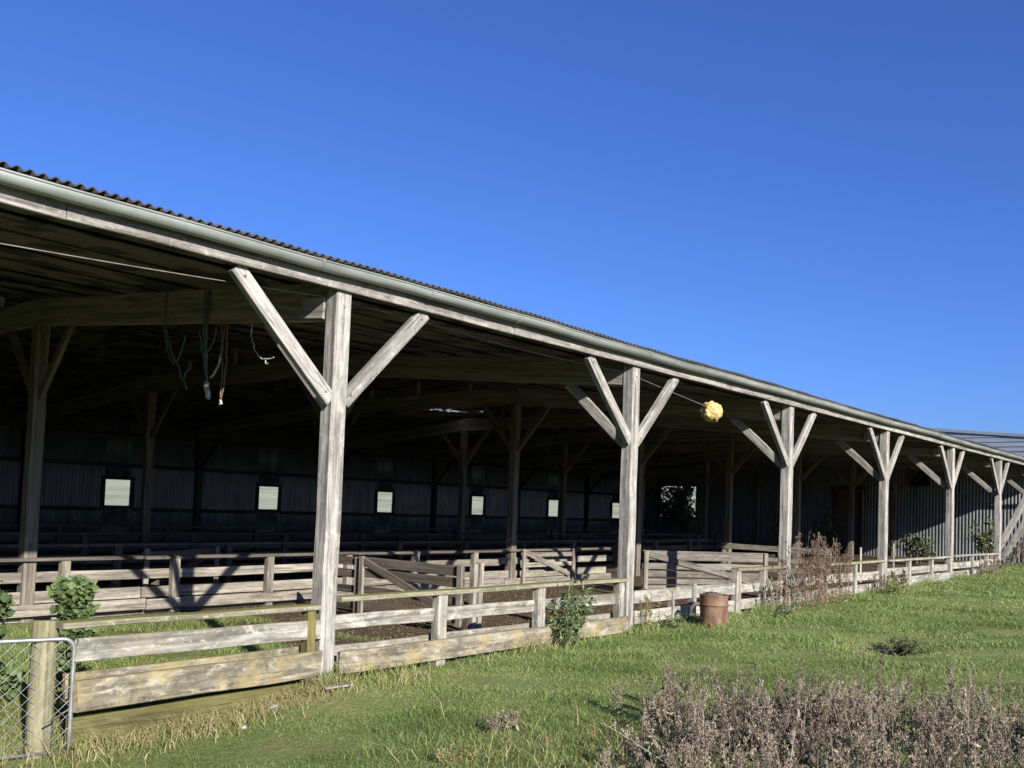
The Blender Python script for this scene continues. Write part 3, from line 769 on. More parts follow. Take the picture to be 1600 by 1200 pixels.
mb = MB(); sp = .098; H = gzt - gzb
def diag(sign, o):
    s = -H
    while s < GL + H:
        a = [s, gzb]; b = [s + H, gzt] if sign > 0 else [s + H, gzt]
        lo, hi = max(s, .012), min(s + H, GL - .012)
        if hi - lo > .03:
            z0 = gzb + (lo - s); z1 = gzb + (hi - s)
            if sign < 0: z0 = gzt - (lo - s); z1 = gzt - (hi - s)
            n = max(2, int((hi - lo) / .05))
            P = []
            for i in range(n + 1):
                t = i / n; q = gp(lo + (hi - lo) * t, z0 + (z1 - z0) * t)
                P.append(q + V((gd.y, -gd.x, 0)) * (o + .003 * (-1) ** i))
            tube(mb, P, .0017, 5, cap=False)
        s += sp
diag(1, .003); diag(-1, -.003)
mb.build('mesh', M['galv'], gt)
mb = MB()
nn = V((gd.y, -gd.x, 0))
tube(mb, [gp(.0, .16), gp(.02, .13) + nn * .01, gp(.07, .10) + nn * .012, gp(.14, .095) + nn * -.12, gp(.2, .10) + nn * -.2], .006, 6)
mb.build('latch_loop', M['hardware'], gt)
base_at(gt, -2.3, 0, -.2)
mb = MB(); x, y = -2.455, .15
tube(mb, [(x, y, -.5), (x + .002, y, 0), (x + .006, y, .4), (x + .012, y, .765)], .088, 18)
tag(mb.build('round_post', M['pole'], None), 'round greenish treated pole standing behind the wire gate', 'post')
mb = MB(); timber(mb, (-2.375, .20, -.3), (-2.37, .20, .775), .035, .03, up=(0, 1, 0), tone=.9)
tag(mb.build('picket', M['post'], None), 'thin pale picket beside the round pole at the gate', 'stake')

# ------------------------------------------------------------------ rusty drum
def lathe(mb, prof, x, y, z, seg=40, tone=.5, tilt=0):
    vs = []; fs = []; n = len(prof)
    for (r, h) in prof:
        for k in range(seg):
            a = 2 * math.pi * k / seg; vs.append((x + r * math.cos(a) + tilt * h, y + r * math.sin(a), z + h))
    for i in range(n - 1):
        for k in range(seg):
            k2 = (k + 1) % seg; fs.append((i*seg+k, i*seg+k2, i*seg+seg+k2, i*seg+seg+k))
    mb.add(vs, fs, None, tone, True)
dx, dy = 6.36, -.50; dz = G(dx, dy) - .01
drum = thing('drum', 'small rusty orange steel drum standing in the grass by the fence', 'drum')
mb = MB(); R = .195; Hd = .44
prof = [(0.01, .0), (R, .0), (R + .006, .006), (R + .006, .018), (R, .026), (R, .13), (R - .002, .2), (R, .27), (R + .003, .29), (R + .011, .302), (R + .003, .314), (R, .33), (R, Hd - .03), (R + .004, Hd - .012), (R + .007, Hd), (R - .002, Hd + .003), (R - .008, Hd - .012), (R - .01, Hd - .10), (R - .012, Hd - .2), (.01, Hd - .2)]
lathe(mb, prof, 0, 0, 0, tilt=-.03)
mb.v = [(x * (1 - .035 * max(0, math.sin(3 * math.atan2(y, x) + 9 * z)) * (0 < z < .43)), y * (1 - .035 * max(0, math.sin(3 * math.atan2(y, x) + 9 * z)) * (0 < z < .43)), z) for x, y, z in mb.v]
bo = mb.build('body', M['barrel'], drum)
for i, z in enumerate((.012, .302)):
    mb = MB(); lathe(mb, [(R + .010, z - .006), (R + .0135, z), (R + .010, z + .006)], 0, 0, 0, tilt=-.03); mb.build('hoop', M['barrel'], drum)
drum.location = (dx, dy, dz)
def lump(name, mat, x, y, z, r, label, cat, sq=(1, 1, .7), amp=.35, sub=3, freq=1.7, group=None, seed=0, parent=None):
    import bmesh
    bm = bmesh.new(); bmesh.ops.create_icosphere(bm, subdivisions=sub, radius=1)
    for v in bm.verts:
        d = v.co.normalized(); k = 1 + amp * mnoise.fractal(d * freq + V((seed, seed * .7, 3)), 1.0, 2.0, 4)
        v.co = V((d.x * sq[0], d.y * sq[1], d.z * sq[2])) * (k * r)
    me = bpy.data.meshes.new(name); bm.to_mesh(me); bm.free()
    for p in me.polygons: p.use_smooth = True
    me.materials.append(mat); o = bpy.data.objects.new(name, me); COL.objects.link(o); o.location = (x, y, z)
    if parent is None: tag(o, label, cat, group)
    return o
lump('rubbish', M['rubbish'], dx - .0, dy + .03, dz + Hd - .03, .12, 'dark lump of rubbish heaped inside the rusty drum', 'rubbish', (1.2, 1, .6), .6, seed=4)
# dark rag hooked on the drum's left
mb = MB(); tube(mb, [(6.22, -.36, dz + .30), (6.12, -.33, dz + .31), (6.05, -.31, dz + .25), (6.05, -.30, dz + .17), (6.12, -.32, dz + .16)], .03, 8)
tag(mb.build('rag', M['rubbish'], None), 'dark rag hanging at the left side of the rusty drum', 'rag')

# ------------------------------------------------------------------ wire and the foam lump, hanging twine
yw = .19
wp = [(-10, .19, 3.30), (-5.0, yw, 3.40), (-2.89, yw, 3.385), (-1.0, yw, 3.50), (.0, yw, 3.575), (1.2, yw, 3.56), (2.64, yw, 3.515), (4.02, yw, 3.525), (5.0, yw, 3.545), (7.2, yw, 3.33), (7.45, yw, 3.29)]
P = []
for a, b in zip(wp[:-1], wp[1:]):
    P += sag(a, b, .004, 4)[:-1]
P.append(V(wp[-1]))
mb = MB(); tube(mb, P, .0045, 6)
tag(mb.build('wire', M['wire'], None), 'pale twisted wire strung along the front posts under the eave', 'wire')
lump('foam_ball', M['foam'], 7.44, yw, 3.262, .163, 'lumpy yellow foam ball stuck on the end of the overhead wire', 'ball', (1.05, 1, 1.0), .20, 5, 1.7, seed=9)

def rope(label, strands, mat, r=.006, knot=None, knotmat='paletwine'):
    mb = MB()
    for pts in strands:
        q = [V(p) for p in pts]; P = []
        for a, b in zip(q[:-1], q[1:]):
            n = 5
            for i in range(n): P.append(a.lerp(b, i / n) + V((rnd.uniform(-.006, .006), rnd.uniform(-.012, .012), 0)))
        P.append(q[-1]); tube(mb, P, r, 6, rnd.random())
    root = tag(mb.build('twine', M[mat], None), label, 'twine', 'baling twine hanging from the beam')
    if knot:
        k = MB()
        for pts, rr in knot: tube(k, pts, rr, 7, .8)
        k.build('knot', M[knotmat], root)
X = -.06
rope('blue-green tangle of twine with a loose tail, farthest from the tall post', [[(X, 2.98, 3.95), (X, 2.98, 3.55), (X, 2.80, 3.25), (X, 2.68, 3.12), (X, 2.46, 2.83)], [(X, 2.98, 3.55), (X, 2.92, 3.3), (X, 2.75, 3.12)], [(X, 2.55, 3.42), (X, 2.6, 3.25), (X, 2.70, 3.13)], [(X, 2.99, 3.5), (X, 2.88, 3.35), (X, 2.72, 3.14)], [(X, 2.62, 2.98), (X, 2.53, 2.95), (X, 2.46, 3.05)]], 'rope', .008)
rope('blue-green twine hank ending in a bright pale knot', [[(X, 2.13, 3.86), (X, 2.17, 3.5), (X, 2.13, 3.2), (X, 2.08, 2.86)], [(X, 2.10, 3.86), (X, 2.14, 3.5), (X, 2.11, 3.2), (X, 2.07, 2.86)], [(X, 2.27, 3.46), (X, 2.16, 3.12), (X, 2.08, 2.9)], [(X, 1.95, 3.47), (X, 1.98, 3.3), (X, 2.12, 3.19)], [(X, 2.19, 3.86), (X, 2.2, 3.45), (X, 2.1, 2.95)]], 'rope', .008,
     [([(X, 2.08, 2.88), (X - .01, 2.075, 2.84), (X, 2.05, 2.77), (X + .01, 2.06, 2.72)], .028), ([(X, 2.05, 2.82), (X - .01, 2.03, 2.76), (X, 2.03, 2.70)], .018)])
rope('brown rope loop with a small pale knot at its bottom', [[(X, 1.86, 3.50), (X, 1.83, 3.2), (X, 1.80, 2.95), (X, 1.81, 2.7)], [(X, 1.77, 3.50), (X, 1.745, 3.2), (X, 1.74, 2.9), (X, 1.80, 2.68)], [(X, 1.80, 3.50), (X, 1.84, 3.15)]], 'brownrope', .007,
     [([(X, 1.81, 2.69), (X, 1.80, 2.655), (X, 1.825, 2.63)], .014), ([(X, 1.80, 2.655), (X, 1.785, 2.64)], .012), ([(X, 2.02, 2.93), (X, 1.96, 2.955), (X, 1.90, 3.03), (X, 1.87, 3.06), (X, 1.84, 3.17)], .012)])
rope('thin pale hooked twine curling near the tall post', [[(X, 1.31, 3.44), (X, 1.32, 3.3), (X, 1.26, 3.16), (X, 1.14, 3.06), (X, 1.0, 3.05), (X, .93, 3.06)], [(X, 1.07, 3.05), (X, 1.06, 3.0), (X, 1.03, 3.01)]], 'paletwine', .006)

# ------------------------------------------------------------------ plants
def plant(name, label, cat, x, y, mat, stems, leafmat, group=None, z=None):
    """stems: list of point lists; leaves added by caller into root['mb']"""
    t = thing(name, label, cat, group); return t
def mallow(label, cx_, cy_, w, h, n, group):
    t = thing('mallow_plant', label, 'plant', group); g = G(cx_, cy_)
    st = MB(); lf = MB()
    for i in range(16):
        a = rnd.random() * 6.283; r = rnd.random() ** .6 * w
        top = V((cx_ + math.cos(a) * r, cy_ + math.sin(a) * r * .8, g + h * rnd.uniform(.6, .97) * (1 - .35 * (r / w) ** 2)))
        tube(st, sag((cx_ + math.cos(a) * r * .3, cy_ + math.sin(a) * r * .3, g - .03), top, -.02, 5), .007, 5, rnd.random(), .5)
    lob = [(rnd.random() * 6.283, rnd.random() ** .5, .08 + .92 * rnd.random() ** .75, rnd.uniform(.05, .13)) for _ in range(30)]
    for i in range(n):
        a, rr, zz, lr = lob[i % 30]; j_ = rvec() * (lr * rnd.random() ** .4 * 1.25)
        prof = w * (1.05 - .25 * zz) * (1 if zz < .55 else max(.15, 1.0 - (zz - .55) * 1.7))
        p = V((cx_ + math.cos(a) * rr * prof, cy_ + math.sin(a) * rr * prof * .85, g + .02 + zz * h * .95)) + j_; p.z = max(p.z, g + .02)
        out = V((math.cos(a), math.sin(a), .15)) + rvec() * .5
        nrm = V((-.3, -.6, .8)) + rvec() * .7
        L = rnd.uniform(.03, .07)
        tone = min(1, max(0, rnd.gauss(.5, .25)))
        # rounded scalloped leaf, 8-point fan
        d = out.normalized(); s = d.cross(nrm); s.normalize(); u = s.cross(d)
        vs = [p + d * L * .45 + u * L * .04]; k = 9
        for j in range(k):
            q = 2 * math.pi * j / k; rad = L * .55 * (1 + .13 * math.cos(5 * q))
            vs.append(p + d * (L * .5 + math.cos(q) * rad) + s * math.sin(q) * rad * 1.1 + u * (L * .16 * math.cos(2 * q) + rnd.uniform(-.1, .1) * L))
        lf.add(vs, [(0, 1 + j, 1 + (j + 1) % k) for j in range(k)], None, tone)
    st.build('stem', M['greenstem'], t); lf.build('foliage', M['mallow'], t)
    base_at(t, cx_, cy_, g)
mallow('rounded bright green mallow clump right of the inner post behind the wire gate', -1.60, 1.5, .185, .97, 900, 'mallow clumps inside the shed')
mallow('dark green mallow clump cut by the left edge behind the wire gate', -2.36, 1.42, .22, .98, 1000, 'mallow clumps inside the shed')

def narrow_weed(label, x, y, h, spread, n, mat, name='weed', tips=None, L=(.05, .10), W=.28, lean=(0, 0)):
    t = thing(name, label, 'plant'); g = G(x, y); st = MB(); lf = MB()
    for i in range(n):
        a = rnd.random() * 6.283; r = rnd.random() ** .6 * spread
        hh = h * rnd.uniform(.45, 1.0) * (1 - .3 * r / spread)
        b = V((x + math.cos(a) * r * .35, y + math.sin(a) * r * .25, g - .02)); e = V((x + math.cos(a) * r + lean[0] * hh, y + math.sin(a) * r * .6 + lean[1] * hh, g + hh))
        P = sag(b, e, -.05 * hh, 7); tube(st, P, .005, 5, rnd.random(), .4)
        m = int(hh * 46)
        for j in range(m):
            q = rnd.uniform(.12, 1.0); i0 = min(6, int(q * 7)); p = P[i0].lerp(P[i0 + 1], q * 7 - i0)
            d = rvec(.25); d.z = d.z * .5 - .05 if rnd.random() < .75 else abs(d.z)
            leaf(lf, p + d * .01, d, V((0, -.4, 1)) + rvec() * .5, rnd.uniform(*L), rnd.uniform(*L) * W, min(1, max(0, rnd.gauss(.55, .25))), .2, rnd.uniform(.1, .6))
    st.build('stem', M['greenstem'], t); lf.build('foliage', M[mat], t); base_at(t, x, y, g)
narrow_weed('leafy green weed drooping over the capped fence before the second big post', 3.38, -.16, .92, .38, 27, 'willow', L=(.05, .12), W=.30, lean=(.16, -.12))
narrow_weed('low leafy green weed in the grass right of the rusty drum', 8.05, -.75, .30, .32, 22, 'willow')
narrow_weed('yellow-green leafy weed at the foot of the third post', 13.9, -.55, .42, .42, 26, 'grass')
narrow_weed('small leafy weed left of the rusty drum', 5.75, -.25, .26, .25, 14, 'willow')

def bush(label, x, y, h, w, n, mat='bush', L=(.10, .2), group=None, name='bush'):
    t = thing(name, label, 'bush', group); g = G(x, y); st = MB(); lf = MB(); tips = []
    for i in range(10):
        a = rnd.random() * 6.283; r = rnd.random() * w
        e = V((x + math.cos(a) * r, y + math.sin(a) * r, g + h * rnd.uniform(.55, .98)))
        P = sag((x + math.cos(a) * .08, y + math.sin(a) * .08, g - .05), e, -.1, 6); tube(st, P, .018, 6, rnd.random(), .3); tips.append(P)
        for j in range(3):
            q = P[rnd.randint(2, 5)]; e2 = q + rvec(.5) * rnd.uniform(.25, .5) * w * 1.2; P2 = sag(q, e2, -.03, 4); tube(st, P2, .008, 5, rnd.random(), .4); tips.append(P2)
    for i in range(n):
        P = rnd.choice(tips); q = rnd.uniform(.25, 1) * (len(P) - 1); i0 = min(len(P) - 2, int(q)); p = P[i0].lerp(P[i0 + 1], q - i0) + rvec() * rnd.uniform(.02, .28) * w * .7
        p.z = max(p.z, g + .05)
        l = rnd.uniform(*L); leaf(lf, p, rvec(.2), V((-.2, -.7, .6)) + rvec() * .8, l, l * rnd.uniform(.4, .6), min(1, max(0, rnd.gauss(.5, .27))))
    st.build('stem', M['stem'], t); lf.build('foliage', M[mat], t); base_at(t, x, y, g)
BG = 'bushes growing inside the far end of the shed'
bush('tall dark elder bush in front of the far window opening', 32.3, 14.6, 3.0, 1.2, 2900, 'elder', L=(.08, .17), group=BG)
bush('big shrub added outside to darken the view through the far window opening', 42.4, 20.9, 3.7, 2.3, 4200, L=(.12, .24))  # added foliage that dims the bright view through the opening
bush('broad sunlit low bush near the hatch, left of the last two posts', 29.6, 3.7, 1.25, .9, 420, L=(.10, .2), group=BG)
bush('scraggly dark bush in front of the brown door', 31.0, 7.6, 1.7, .9, 330, group=BG)
bush('half-lit bush against the far wall between the last two posts', 31.5, 1.9, 1.7, .8, 380, group=BG)
bush('dark bush left of the brown door', 30.5, 9.3, 1.5, .6, 220, group=BG)

def seed_weeds(mb, x, y, h, dens=1.0, lean=(0, 0), fine=1.0):
    g = G(x, y); e = V((x + lean[0] * h + rnd.gauss(0, .05), y + lean[1] * h + rnd.gauss(0, .05), g + h))
    P = sag((x, y, g - .02), e, rnd.uniform(-.03, .03), 6)
    tone0 = min(1, max(0, rnd.gauss(.42, .2)))
    tube(mb, P, .0042 * fine, 4, tone0, .4, False)
    def cl(p, r, n):
        for _ in range(n):
            d = rvec(); q = p + rvec() * (r * rnd.random()); s = rnd.uniform(.003, .0075) * fine
            a = (d.orthogonal().normalized() + V((0, 0, .7))).normalized(); b = d.cross(a)
            mb.add([q - a * s, q + b * s * .7, q + a * s * 1.8, q - b * s * .6], [(0, 1, 2, 3)], None, min(1, max(0, rnd.gauss(tone0 + .02, .2))))
    nb = int(rnd.uniform(9, 15) * dens); lo = rnd.uniform(.25, .55)
    for i in range(nb):
        q = rnd.uniform(lo, 1); i0 = min(5, int(q * 6)); p = P[i0].lerp(P[i0 + 1], q * 6 - i0)
        d = rvec(); d.z = abs(d.z) * .8 + .95; d.normalize(); l = rnd.uniform(.04, .12) * (1.2 - .6 * q)
        P2 = sag(p, p + d * l, rnd.uniform(-.015, .015), 3); tube(mb, P2, .0019 * fine, 3, min(1, tone0 + .1), .5, False)
        for p2 in P2[1:]: cl(p2, .013 * fine, int(6 * dens))
    for i in range(4, 7): cl(P[i], .010 * fine, int(6 * dens))
    # withered leaves hanging low on the stem
    for i in range(int(5 * dens)):
        q = rnd.uniform(.08, .7); i0 = min(5, int(q * 6)); p = P[i0].lerp(P[i0 + 1], q * 6 - i0)
        d = rvec(); d.z = -abs(d.z) * .7; leaf(mb, p, d, rvec(), rnd.uniform(.05, .10), rnd.uniform(.012, .026), min(1, max(0, rnd.gauss(.55, .25))), .4, .5)

# foreground mass of dead weeds: nobody could count the stalks
mb = MB()
def in_mass(x, y):
    # a wedge widening towards the viewer with a gap before its right-hand outlier
    u = x * .64 - y * .768; w = x * .766 + y * .64       # right / away axes
    return u, w
cnt = 0
while cnt < 430:
    x = rnd.uniform(-2.5, 6.5); y = rnd.uniform(-7.6, -2.2); u, w = in_mass(x, y)
    dist = w + 8.515                                      # metres ahead of the viewer
    if dist < 4.4 or dist > 8.4: continue
    # lateral offset from the viewer's axis, in metres
    lat = u + 3.53 - 5.145
    lat = (x + 5.5175) * .64 + (y + 6.697) * -.768
    far = 7.75 + .25 * math.sin(lat * 2.3) + .2 * math.sin(lat * 5.1 + 1)
    left = .95 - .12 * (7.7 - dist) + .12 * math.sin(dist * 3)
    if lat < left or lat > 4.9: continue
    if 3.15 < lat < 3.6 and rnd.random() < .85: continue
    if lat >= 3.6: far -= .35
    if dist > far: continue
    if lat < left + .35 and rnd.random() < .55: continue
    h = rnd.uniform(.30, .52)
    if rnd.random() < .12: h *= 1.28
    h *= .5 + .5 * min(1, (lat - left) / .6)
    if lat > 3.95: h *= .9
    if dist < 6: h *= .9
    # several stems from one crown, of mixed height, some snapped over
    hue = rnd.random()
    for j in range(rnd.randint(2, 4)):
        hh = h * rnd.choice((1, .9, .8, .62, .45)); ln = .13 if rnd.random() < .88 else .8
        seed_weeds(mb, x + rnd.gauss(0, .035), y + rnd.gauss(0, .035), hh, rnd.uniform(.5, 1.05), (rnd.gauss(0, ln), rnd.gauss(0, ln)), 1.0)
    cnt += 1
tag(mb.build('dead_weeds', M['weed'], None), 'mass of brown dead weed stalks filling the lower right corner', 'weeds', kind='stuff')

def dock(label, pts, h, n, mat='rustweed', group=None, dens=1.0, fine=1.6):
    mb = MB(); cx_, cy_, sx_, sy_ = pts
    for i in range(n):
        seed_weeds(mb, cx_ + rnd.gauss(0, sx_), cy_ + rnd.gauss(0, sy_), h * rnd.uniform(.55, 1.0), dens, (rnd.gauss(0, .18), rnd.gauss(0, .1)), fine)
    return tag(mb.build('dead_dock', M[mat], None), label, 'weeds', group)
DG = 'clumps of dead dock along the fence'
dock('tall brown dead dock clump in front of the capped fence', (10.75, -.35, .62, .14), 1.25, 66, group=DG, dens=1.3, fine=1.15)
dock('tangled pale dead weeds at the foot of the third big post', (9.25, -.3, .45, .12), .6, 20, 'weed', DG)
dock('withered clump at the foot of the fourth big post', (14.8, -.3, .5, .12), .4, 14, 'rustweed', DG, 1.0, 1.8)
dock('brown dead dock at the right edge beneath the leaning planks', (26.3, -.6, .6, .25), .95, 30, group=DG, fine=2.2)
dock('sparse dead stalks by the fence near the farthest post', (22.6, -.35, .7, .12), .4, 20, 'weed', DG, 1.0, 2.0)
dock('pale dry stalks at the foot of the second big post', (5.25, -.12, .08, .05), .5, 14, 'dry', DG, .5, 1.0)

# dead twigs over the dark hollow in the grass
dock('small dead sprig flattened in the short grass left of the dead weed mass', (-.18, -2.12, .10, .05), .11, 9, 'weed', DG, .8, 1.0)
dock('tiny dead tuft in the lawn at the lower edge of the picture', (-.85, -2.36, .035, .03), .09, 5, 'dry', DG, .6, 1.0)
# dead twigs
mb = MB()
for i in range(26):
    x = 6.5 + rnd.gauss(0, .2); y = -2.8 + rnd.gauss(0, .14); g = G(x, y)
    d = V((rnd.gauss(0, 1), rnd.gauss(0, 1), rnd.uniform(.05, .7))).normalized(); L = rnd.uniform(.2, .5)
    tube(mb, sag((x, y, g), V((x, y, g + .03)) + d * L, rnd.uniform(-.05, .05), 5), .0045, 5, rnd.random(), .5)
tag(mb.build('dead_branches', M['stem'], None), 'dark dead branches lying over a hollow in the grass', 'branches')
narrow_weed('dark green rank clump beside the dead branches on the grass', 6.85, -2.9, .30, .40, 46, 'bush', L=(.05, .1))

# ------------------------------------------------------------------ leaning planks, stones, loose board
for i, (lab, x, y, t) in enumerate((('uppermost plank leaning at the right edge by the far wall', 27.2, .42, .9), ('middle plank leaning at the right edge by the far wall', 27.3, .30, .6), ('lowest and warmest plank leaning at the right edge by the far wall', 27.4, .16, .4))):
    mb = MB(); timber(mb, (x, .80 - .24 * i, G(x, y) - .05), (x + .1, -.55 - .26 * i, 3.3 - .3 * i), .20, .05, up=(1, .1, 0), tone=t, wob=.01)
    tag(mb.build('plank', M['pen' if i == 2 else 'post'], None), lab, 'plank', 'leaning planks')
for i, (x, y, r, lab) in enumerate(((-1.15, -.42, .022, 'pale pebble at the edge of the dry grass by the sleeper fence'), (-.72, -.22, .030, 'larger white stone below the sleeper fence'), (1.25, -1.6, .018, 'small pale stone alone in the short grass'))):
    lump('stone', M['stone'], x, y, G(x, y) + r * .55, r, lab, 'stone', (1.2, 1, .7), .4, 3, 1.6, 'loose stones', seed=i * 3)
mb = MB(); timber(mb, (-.25, -.28, G(-.1, -.25) + .035), (.02, -.32, G(.0, -.3) + .03), .05, .018, tone=.5)
tag(mb.build('loose_board', M['post'], None), 'short broken pale board lying in grass at the tallest post', 'board')

# ------------------------------------------------------------------ grass (stuff)
def blades(name, pts, hmin, hmax, wid, mat, tone, bend=.6, clump=True, label=None):
    n = len(pts); x, y = pts[:, 0], pts[:, 1]; z = gz(x, y)
    h = rng.uniform(hmin, hmax, n)
    if clump:
        h = h * (.75 + .55 * np.clip(vnoise(x, y, 2.2) + .3 * vnoise(x, y, 7), -.9, 1.2))
        h = np.maximum(h, hmin * .6)
    a = rng.uniform(0, 2 * np.pi, n); b = rng.uniform(0, 2 * np.pi, n)
    lean = rng.uniform(.15, 1, n) * bend * h
    w = wid * rng.uniform(.6, 1.3, n) * (1 if np.isscalar(wid) else 1)
    sx, sy = np.cos(a) * w / 2, np.sin(a) * w / 2; lx, ly = np.cos(b) * lean, np.sin(b) * lean
    def row(t, s):
        cx = x + lx * t * t; cy = y + ly * t * t; cz = z - .01 + h * t * (1 - .25 * bend * t)
        return np.stack([cx - sx * s, cy - sy * s, cz], -1), np.stack([cx + sx * s, cy + sy * s, cz], -1)
    r0a, r0b = row(0, 1); r1a, r1b = row(.55, .85); r2a, r2b = row(1, .12)
    v = np.stack([r0a, r0b, r1a, r1b, r2a, r2b], 1).reshape(-1, 3)
    i = np.arange(n)[:, None] * 6
    q = np.concatenate([i + np.array([[0, 1, 3, 2]]), i + np.array([[2, 3, 5, 4]])], 0)
    o = np_mesh(name, v, q, mat, {'tone': np.repeat(np.clip(tone, 0, 1), 6)})
    o['kind'] = 'stuff'
    if label: tag(o, label, 'grass')
    return o
def scatter(x0, x1, y0, y1, per):
    n = int((x1 - x0) * (y1 - y0) * per); return np.stack([rng.uniform(x0, x1, n), rng.uniform(y0, y1, n)], 1)
camxy = np.array([-5.5175, -6.6973])
P = np.concatenate([scatter(-4, 5, -7, -.05, 3300), scatter(5, 12, -8, -.05, 2100), scatter(12, 36, -9, -.05, 900)])
u = np.abs(P[:, 1]) < .0
P = P[~((((P[:, 0] - 6.5) / .5) ** 2 + ((P[:, 1] + 2.78) / .33) ** 2 < 1))]
d = np.hypot(*(P - camxy).T)
tone = .40 + .20 * vnoise(P[:, 0], P[:, 1], .9) + .17 * vnoise(P[:, 0] + 3, P[:, 1], 2.7) + .12 * vnoise(P[:, 0] - 2, P[:, 1] + 7, 6.1) + rng.normal(0, .17, len(P)) + (rng.random(len(P)) < .06) * .4
blades('grass', P, .030, .085, np.clip(.0045 * d / 7, .004, .016), M['grass'], tone, 1.15, label='short green pasture grass in front of the shed')
# lush clover-like clumps towards the right
P = np.concatenate([scatter(5, 30, -7, -.2, 330), scatter(-3, 5, -6, -.3, 160)]); k = (vnoise(P[:, 0] * .9, P[:, 1], 1.3) + .5 * vnoise(P[:, 0], P[:, 1] * 1.3, 4.1)) > .38; P = P[k]
d = np.hypot(*(P - camxy).T)
blades('lush_grass', P, .09, .19, np.clip(.007 * d / 9, .006, .02), M['grass'], .5 + rng.normal(0, .16, len(P)), 1.3, label='taller lush green tufts on the rising ground')
# long grass against the foot of the front fence
L_ = []
L_ += [np.stack([rng.normal(k * 5, .16, 120), rng.normal(-.08, .07, 120)], 1) for k in range(0, 7)]
for (a, b, per, yo) in ((6.0, 6.75, 420, -.72), (-2.3, 0, 260, -.10), (.1, 5, 150, -.08), (5, 10, 320, -.15), (10, 26, 170, -.2)):
    n = int((b - a) * per); xx = rng.uniform(a, b, n); L_.append(np.stack([xx, yo + rng.normal(0, .09, n)], 1))
P = np.concatenate(L_); P = P[vnoise(P[:, 0], P[:, 1], 2.9) > -.25]
blades('long_grass', P, .10, .26, .008, M['grass'], .55 + rng.normal(0, .2, len(P)), 1.0, label='long green grass along the foot of the front fence')
# straw-coloured dry grass: by the sleepers, at the gate, inside left, and by the second post
L_ = []
for (cx_, cy_, sx_, sy_, n) in ((-1.9, -.13, .3, .08, 520), (-1.0, -.16, .45, .09, 950), (-.45, -.22, .25, .1, 620), (-1.3, -.4, .5, .12, 260), (-3.2, .1, .7, .4, 900), (-2.0, 1.0, .9, .5, 800), (-.2, 1.1, .7, .4, 500), (6.36, -.62, .25, .1, 130), (.5, -.45, .2, .12, 90), (2.9, -.2, .3, .06, 130), (5.3, -.12, .12, .06, 110), (-.6, -2.7, .6, .5, 340)):
    L_.append(np.stack([rng.normal(cx_, sx_, n), rng.normal(cy_, sy_, n)], 1))
P = np.concatenate(L_)
blades('dry_grass', P, .12, .31, .006, M['dry'], .45 + rng.normal(0, .25, len(P)), 1.3, label='straw-coloured dry grass along the sleepers and gate')
P = scatter(-5, 2.6, .15, 5.5, 1700); P = P[(vnoise(P[:, 0], P[:, 1], 1.8) > -.6 + .28 * np.clip(P[:, 0] - .2, 0, 3))]
blades('inner_grass', P, .05, .15, .007, M['grass'], .45 + rng.normal(0, .2, len(P)), 1.0, label='green grass growing inside the shed behind the sleeper fence')
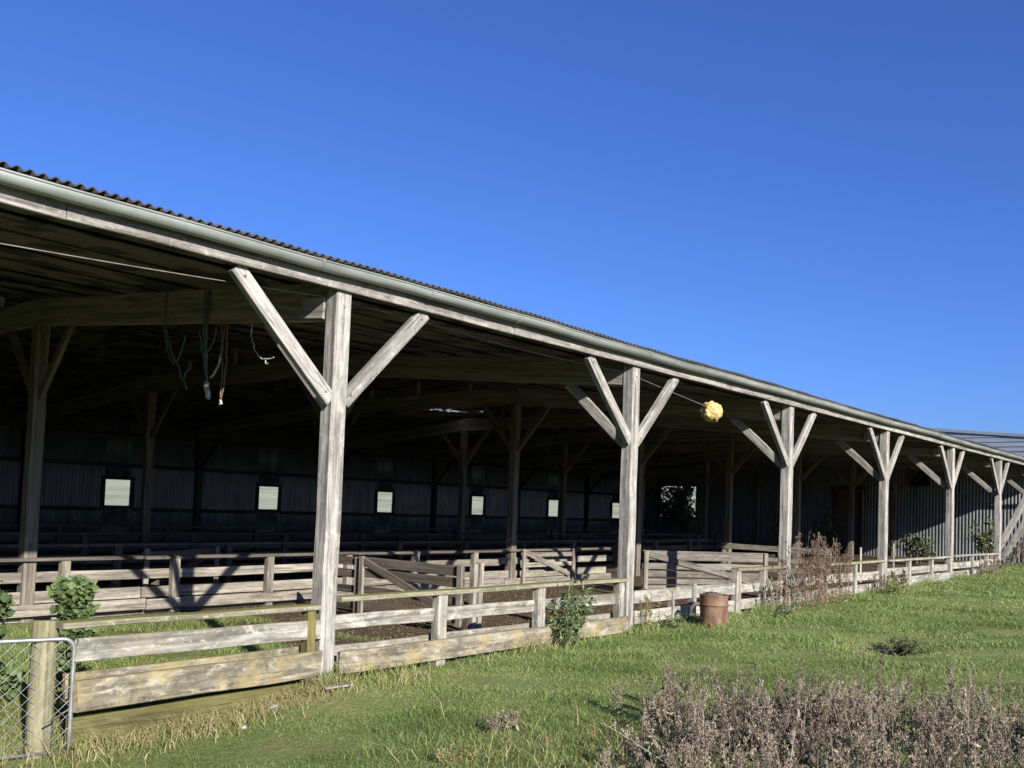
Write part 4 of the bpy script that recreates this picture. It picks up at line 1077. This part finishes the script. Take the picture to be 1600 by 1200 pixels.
# straw litter on the dirt floor
P = scatter(-1, 10, .4, 6.0, 130)
n = len(P); a = rng.uniform(0, 2 * np.pi, n); l = rng.uniform(.02, .07, n); w = .004
z = gz(P[:, 0], P[:, 1]) + .006
dx_, dy_ = np.cos(a) * l, np.sin(a) * l; ex, ey = -np.sin(a) * w, np.cos(a) * w
v = np.stack([np.stack([P[:, 0] - ex, P[:, 1] - ey, z], -1), np.stack([P[:, 0] + ex, P[:, 1] + ey, z], -1), np.stack([P[:, 0] + dx_ + ex, P[:, 1] + dy_ + ey, z + .012], -1), np.stack([P[:, 0] + dx_ - ex, P[:, 1] + dy_ - ey, z + .012], -1)], 1).reshape(-1, 3)
o = np_mesh('straw_litter', v, np.arange(n * 4).reshape(-1, 4), M['dry'], {'tone': np.repeat(rng.uniform(.2, 1, n), 4)})
tag(o, 'scattered straw on the dirt floor inside the pens', 'straw', kind='stuff')

# ------------------------------------------------------------------ light, sky, camera
sd = V((-.38, -1.0, .445)).normalized()
elev = math.asin(sd.z); az = math.atan2(sd.x, sd.y)
w = bpy.data.worlds.new('World'); scene.world = w; w.use_nodes = True
nt = w.node_tree; bg = nt.nodes['Background']
sky = nt.nodes.new('ShaderNodeTexSky'); sky.sky_type = 'NISHITA'; sky.sun_disc = False
sky.sun_elevation = elev; sky.sun_rotation = az
sky.air_density = 1.0; sky.dust_density = 0.7; sky.ozone_density = 6.0; sky.altitude = 0
nt.links.new(mixc(nt, 1.0, sky.outputs[0], (.56, .69, 1.12), 'MULTIPLY'), bg.inputs['Color']); bg.inputs['Strength'].default_value = .066
sl = bpy.data.lights.new('Sun', 'SUN'); sl.energy = 5.0; sl.angle = math.radians(.53); sl.color = (1.0, .935, .84)
so = bpy.data.objects.new('Sun', sl); COL.objects.link(so); so.rotation_euler = sd.to_track_quat('Z', 'Y').to_euler(); so.location = (-20, -40, 30)

cam = bpy.data.cameras.new('Camera'); co = bpy.data.objects.new('Camera', cam); COL.objects.link(co)
R2 = V((0.639979402594733, -0.7675536219649202, 0.03588595356154493)); U2 = V((-0.056115629602451256, -0.00010870914321459493, 0.9984242706868871)); F = V((0.7663402640921388, 0.6409847311682664, 0.043141326362734406))
co.matrix_world = Matrix(((R2.x, U2.x, -F.x, -5.5175), (R2.y, U2.y, -F.y, -6.6973), (R2.z, U2.z, -F.z, 1.692), (0, 0, 0, 1)))
cam.sensor_width = 36; cam.lens = 36 * 1468.54 / 1600; cam.shift_y = (728.68 - 600) / 1600
cam.clip_end = 5000; cam.clip_start = .05
scene.camera = co
scene.view_settings.view_transform = 'Standard'; scene.view_settings.look = 'None'
scene.view_settings.exposure = 1.15; scene.view_settings.gamma = 1
scene.cycles.max_bounces = 6; scene.cycles.diffuse_bounces = 4; scene.cycles.transparent_max_bounces = 4
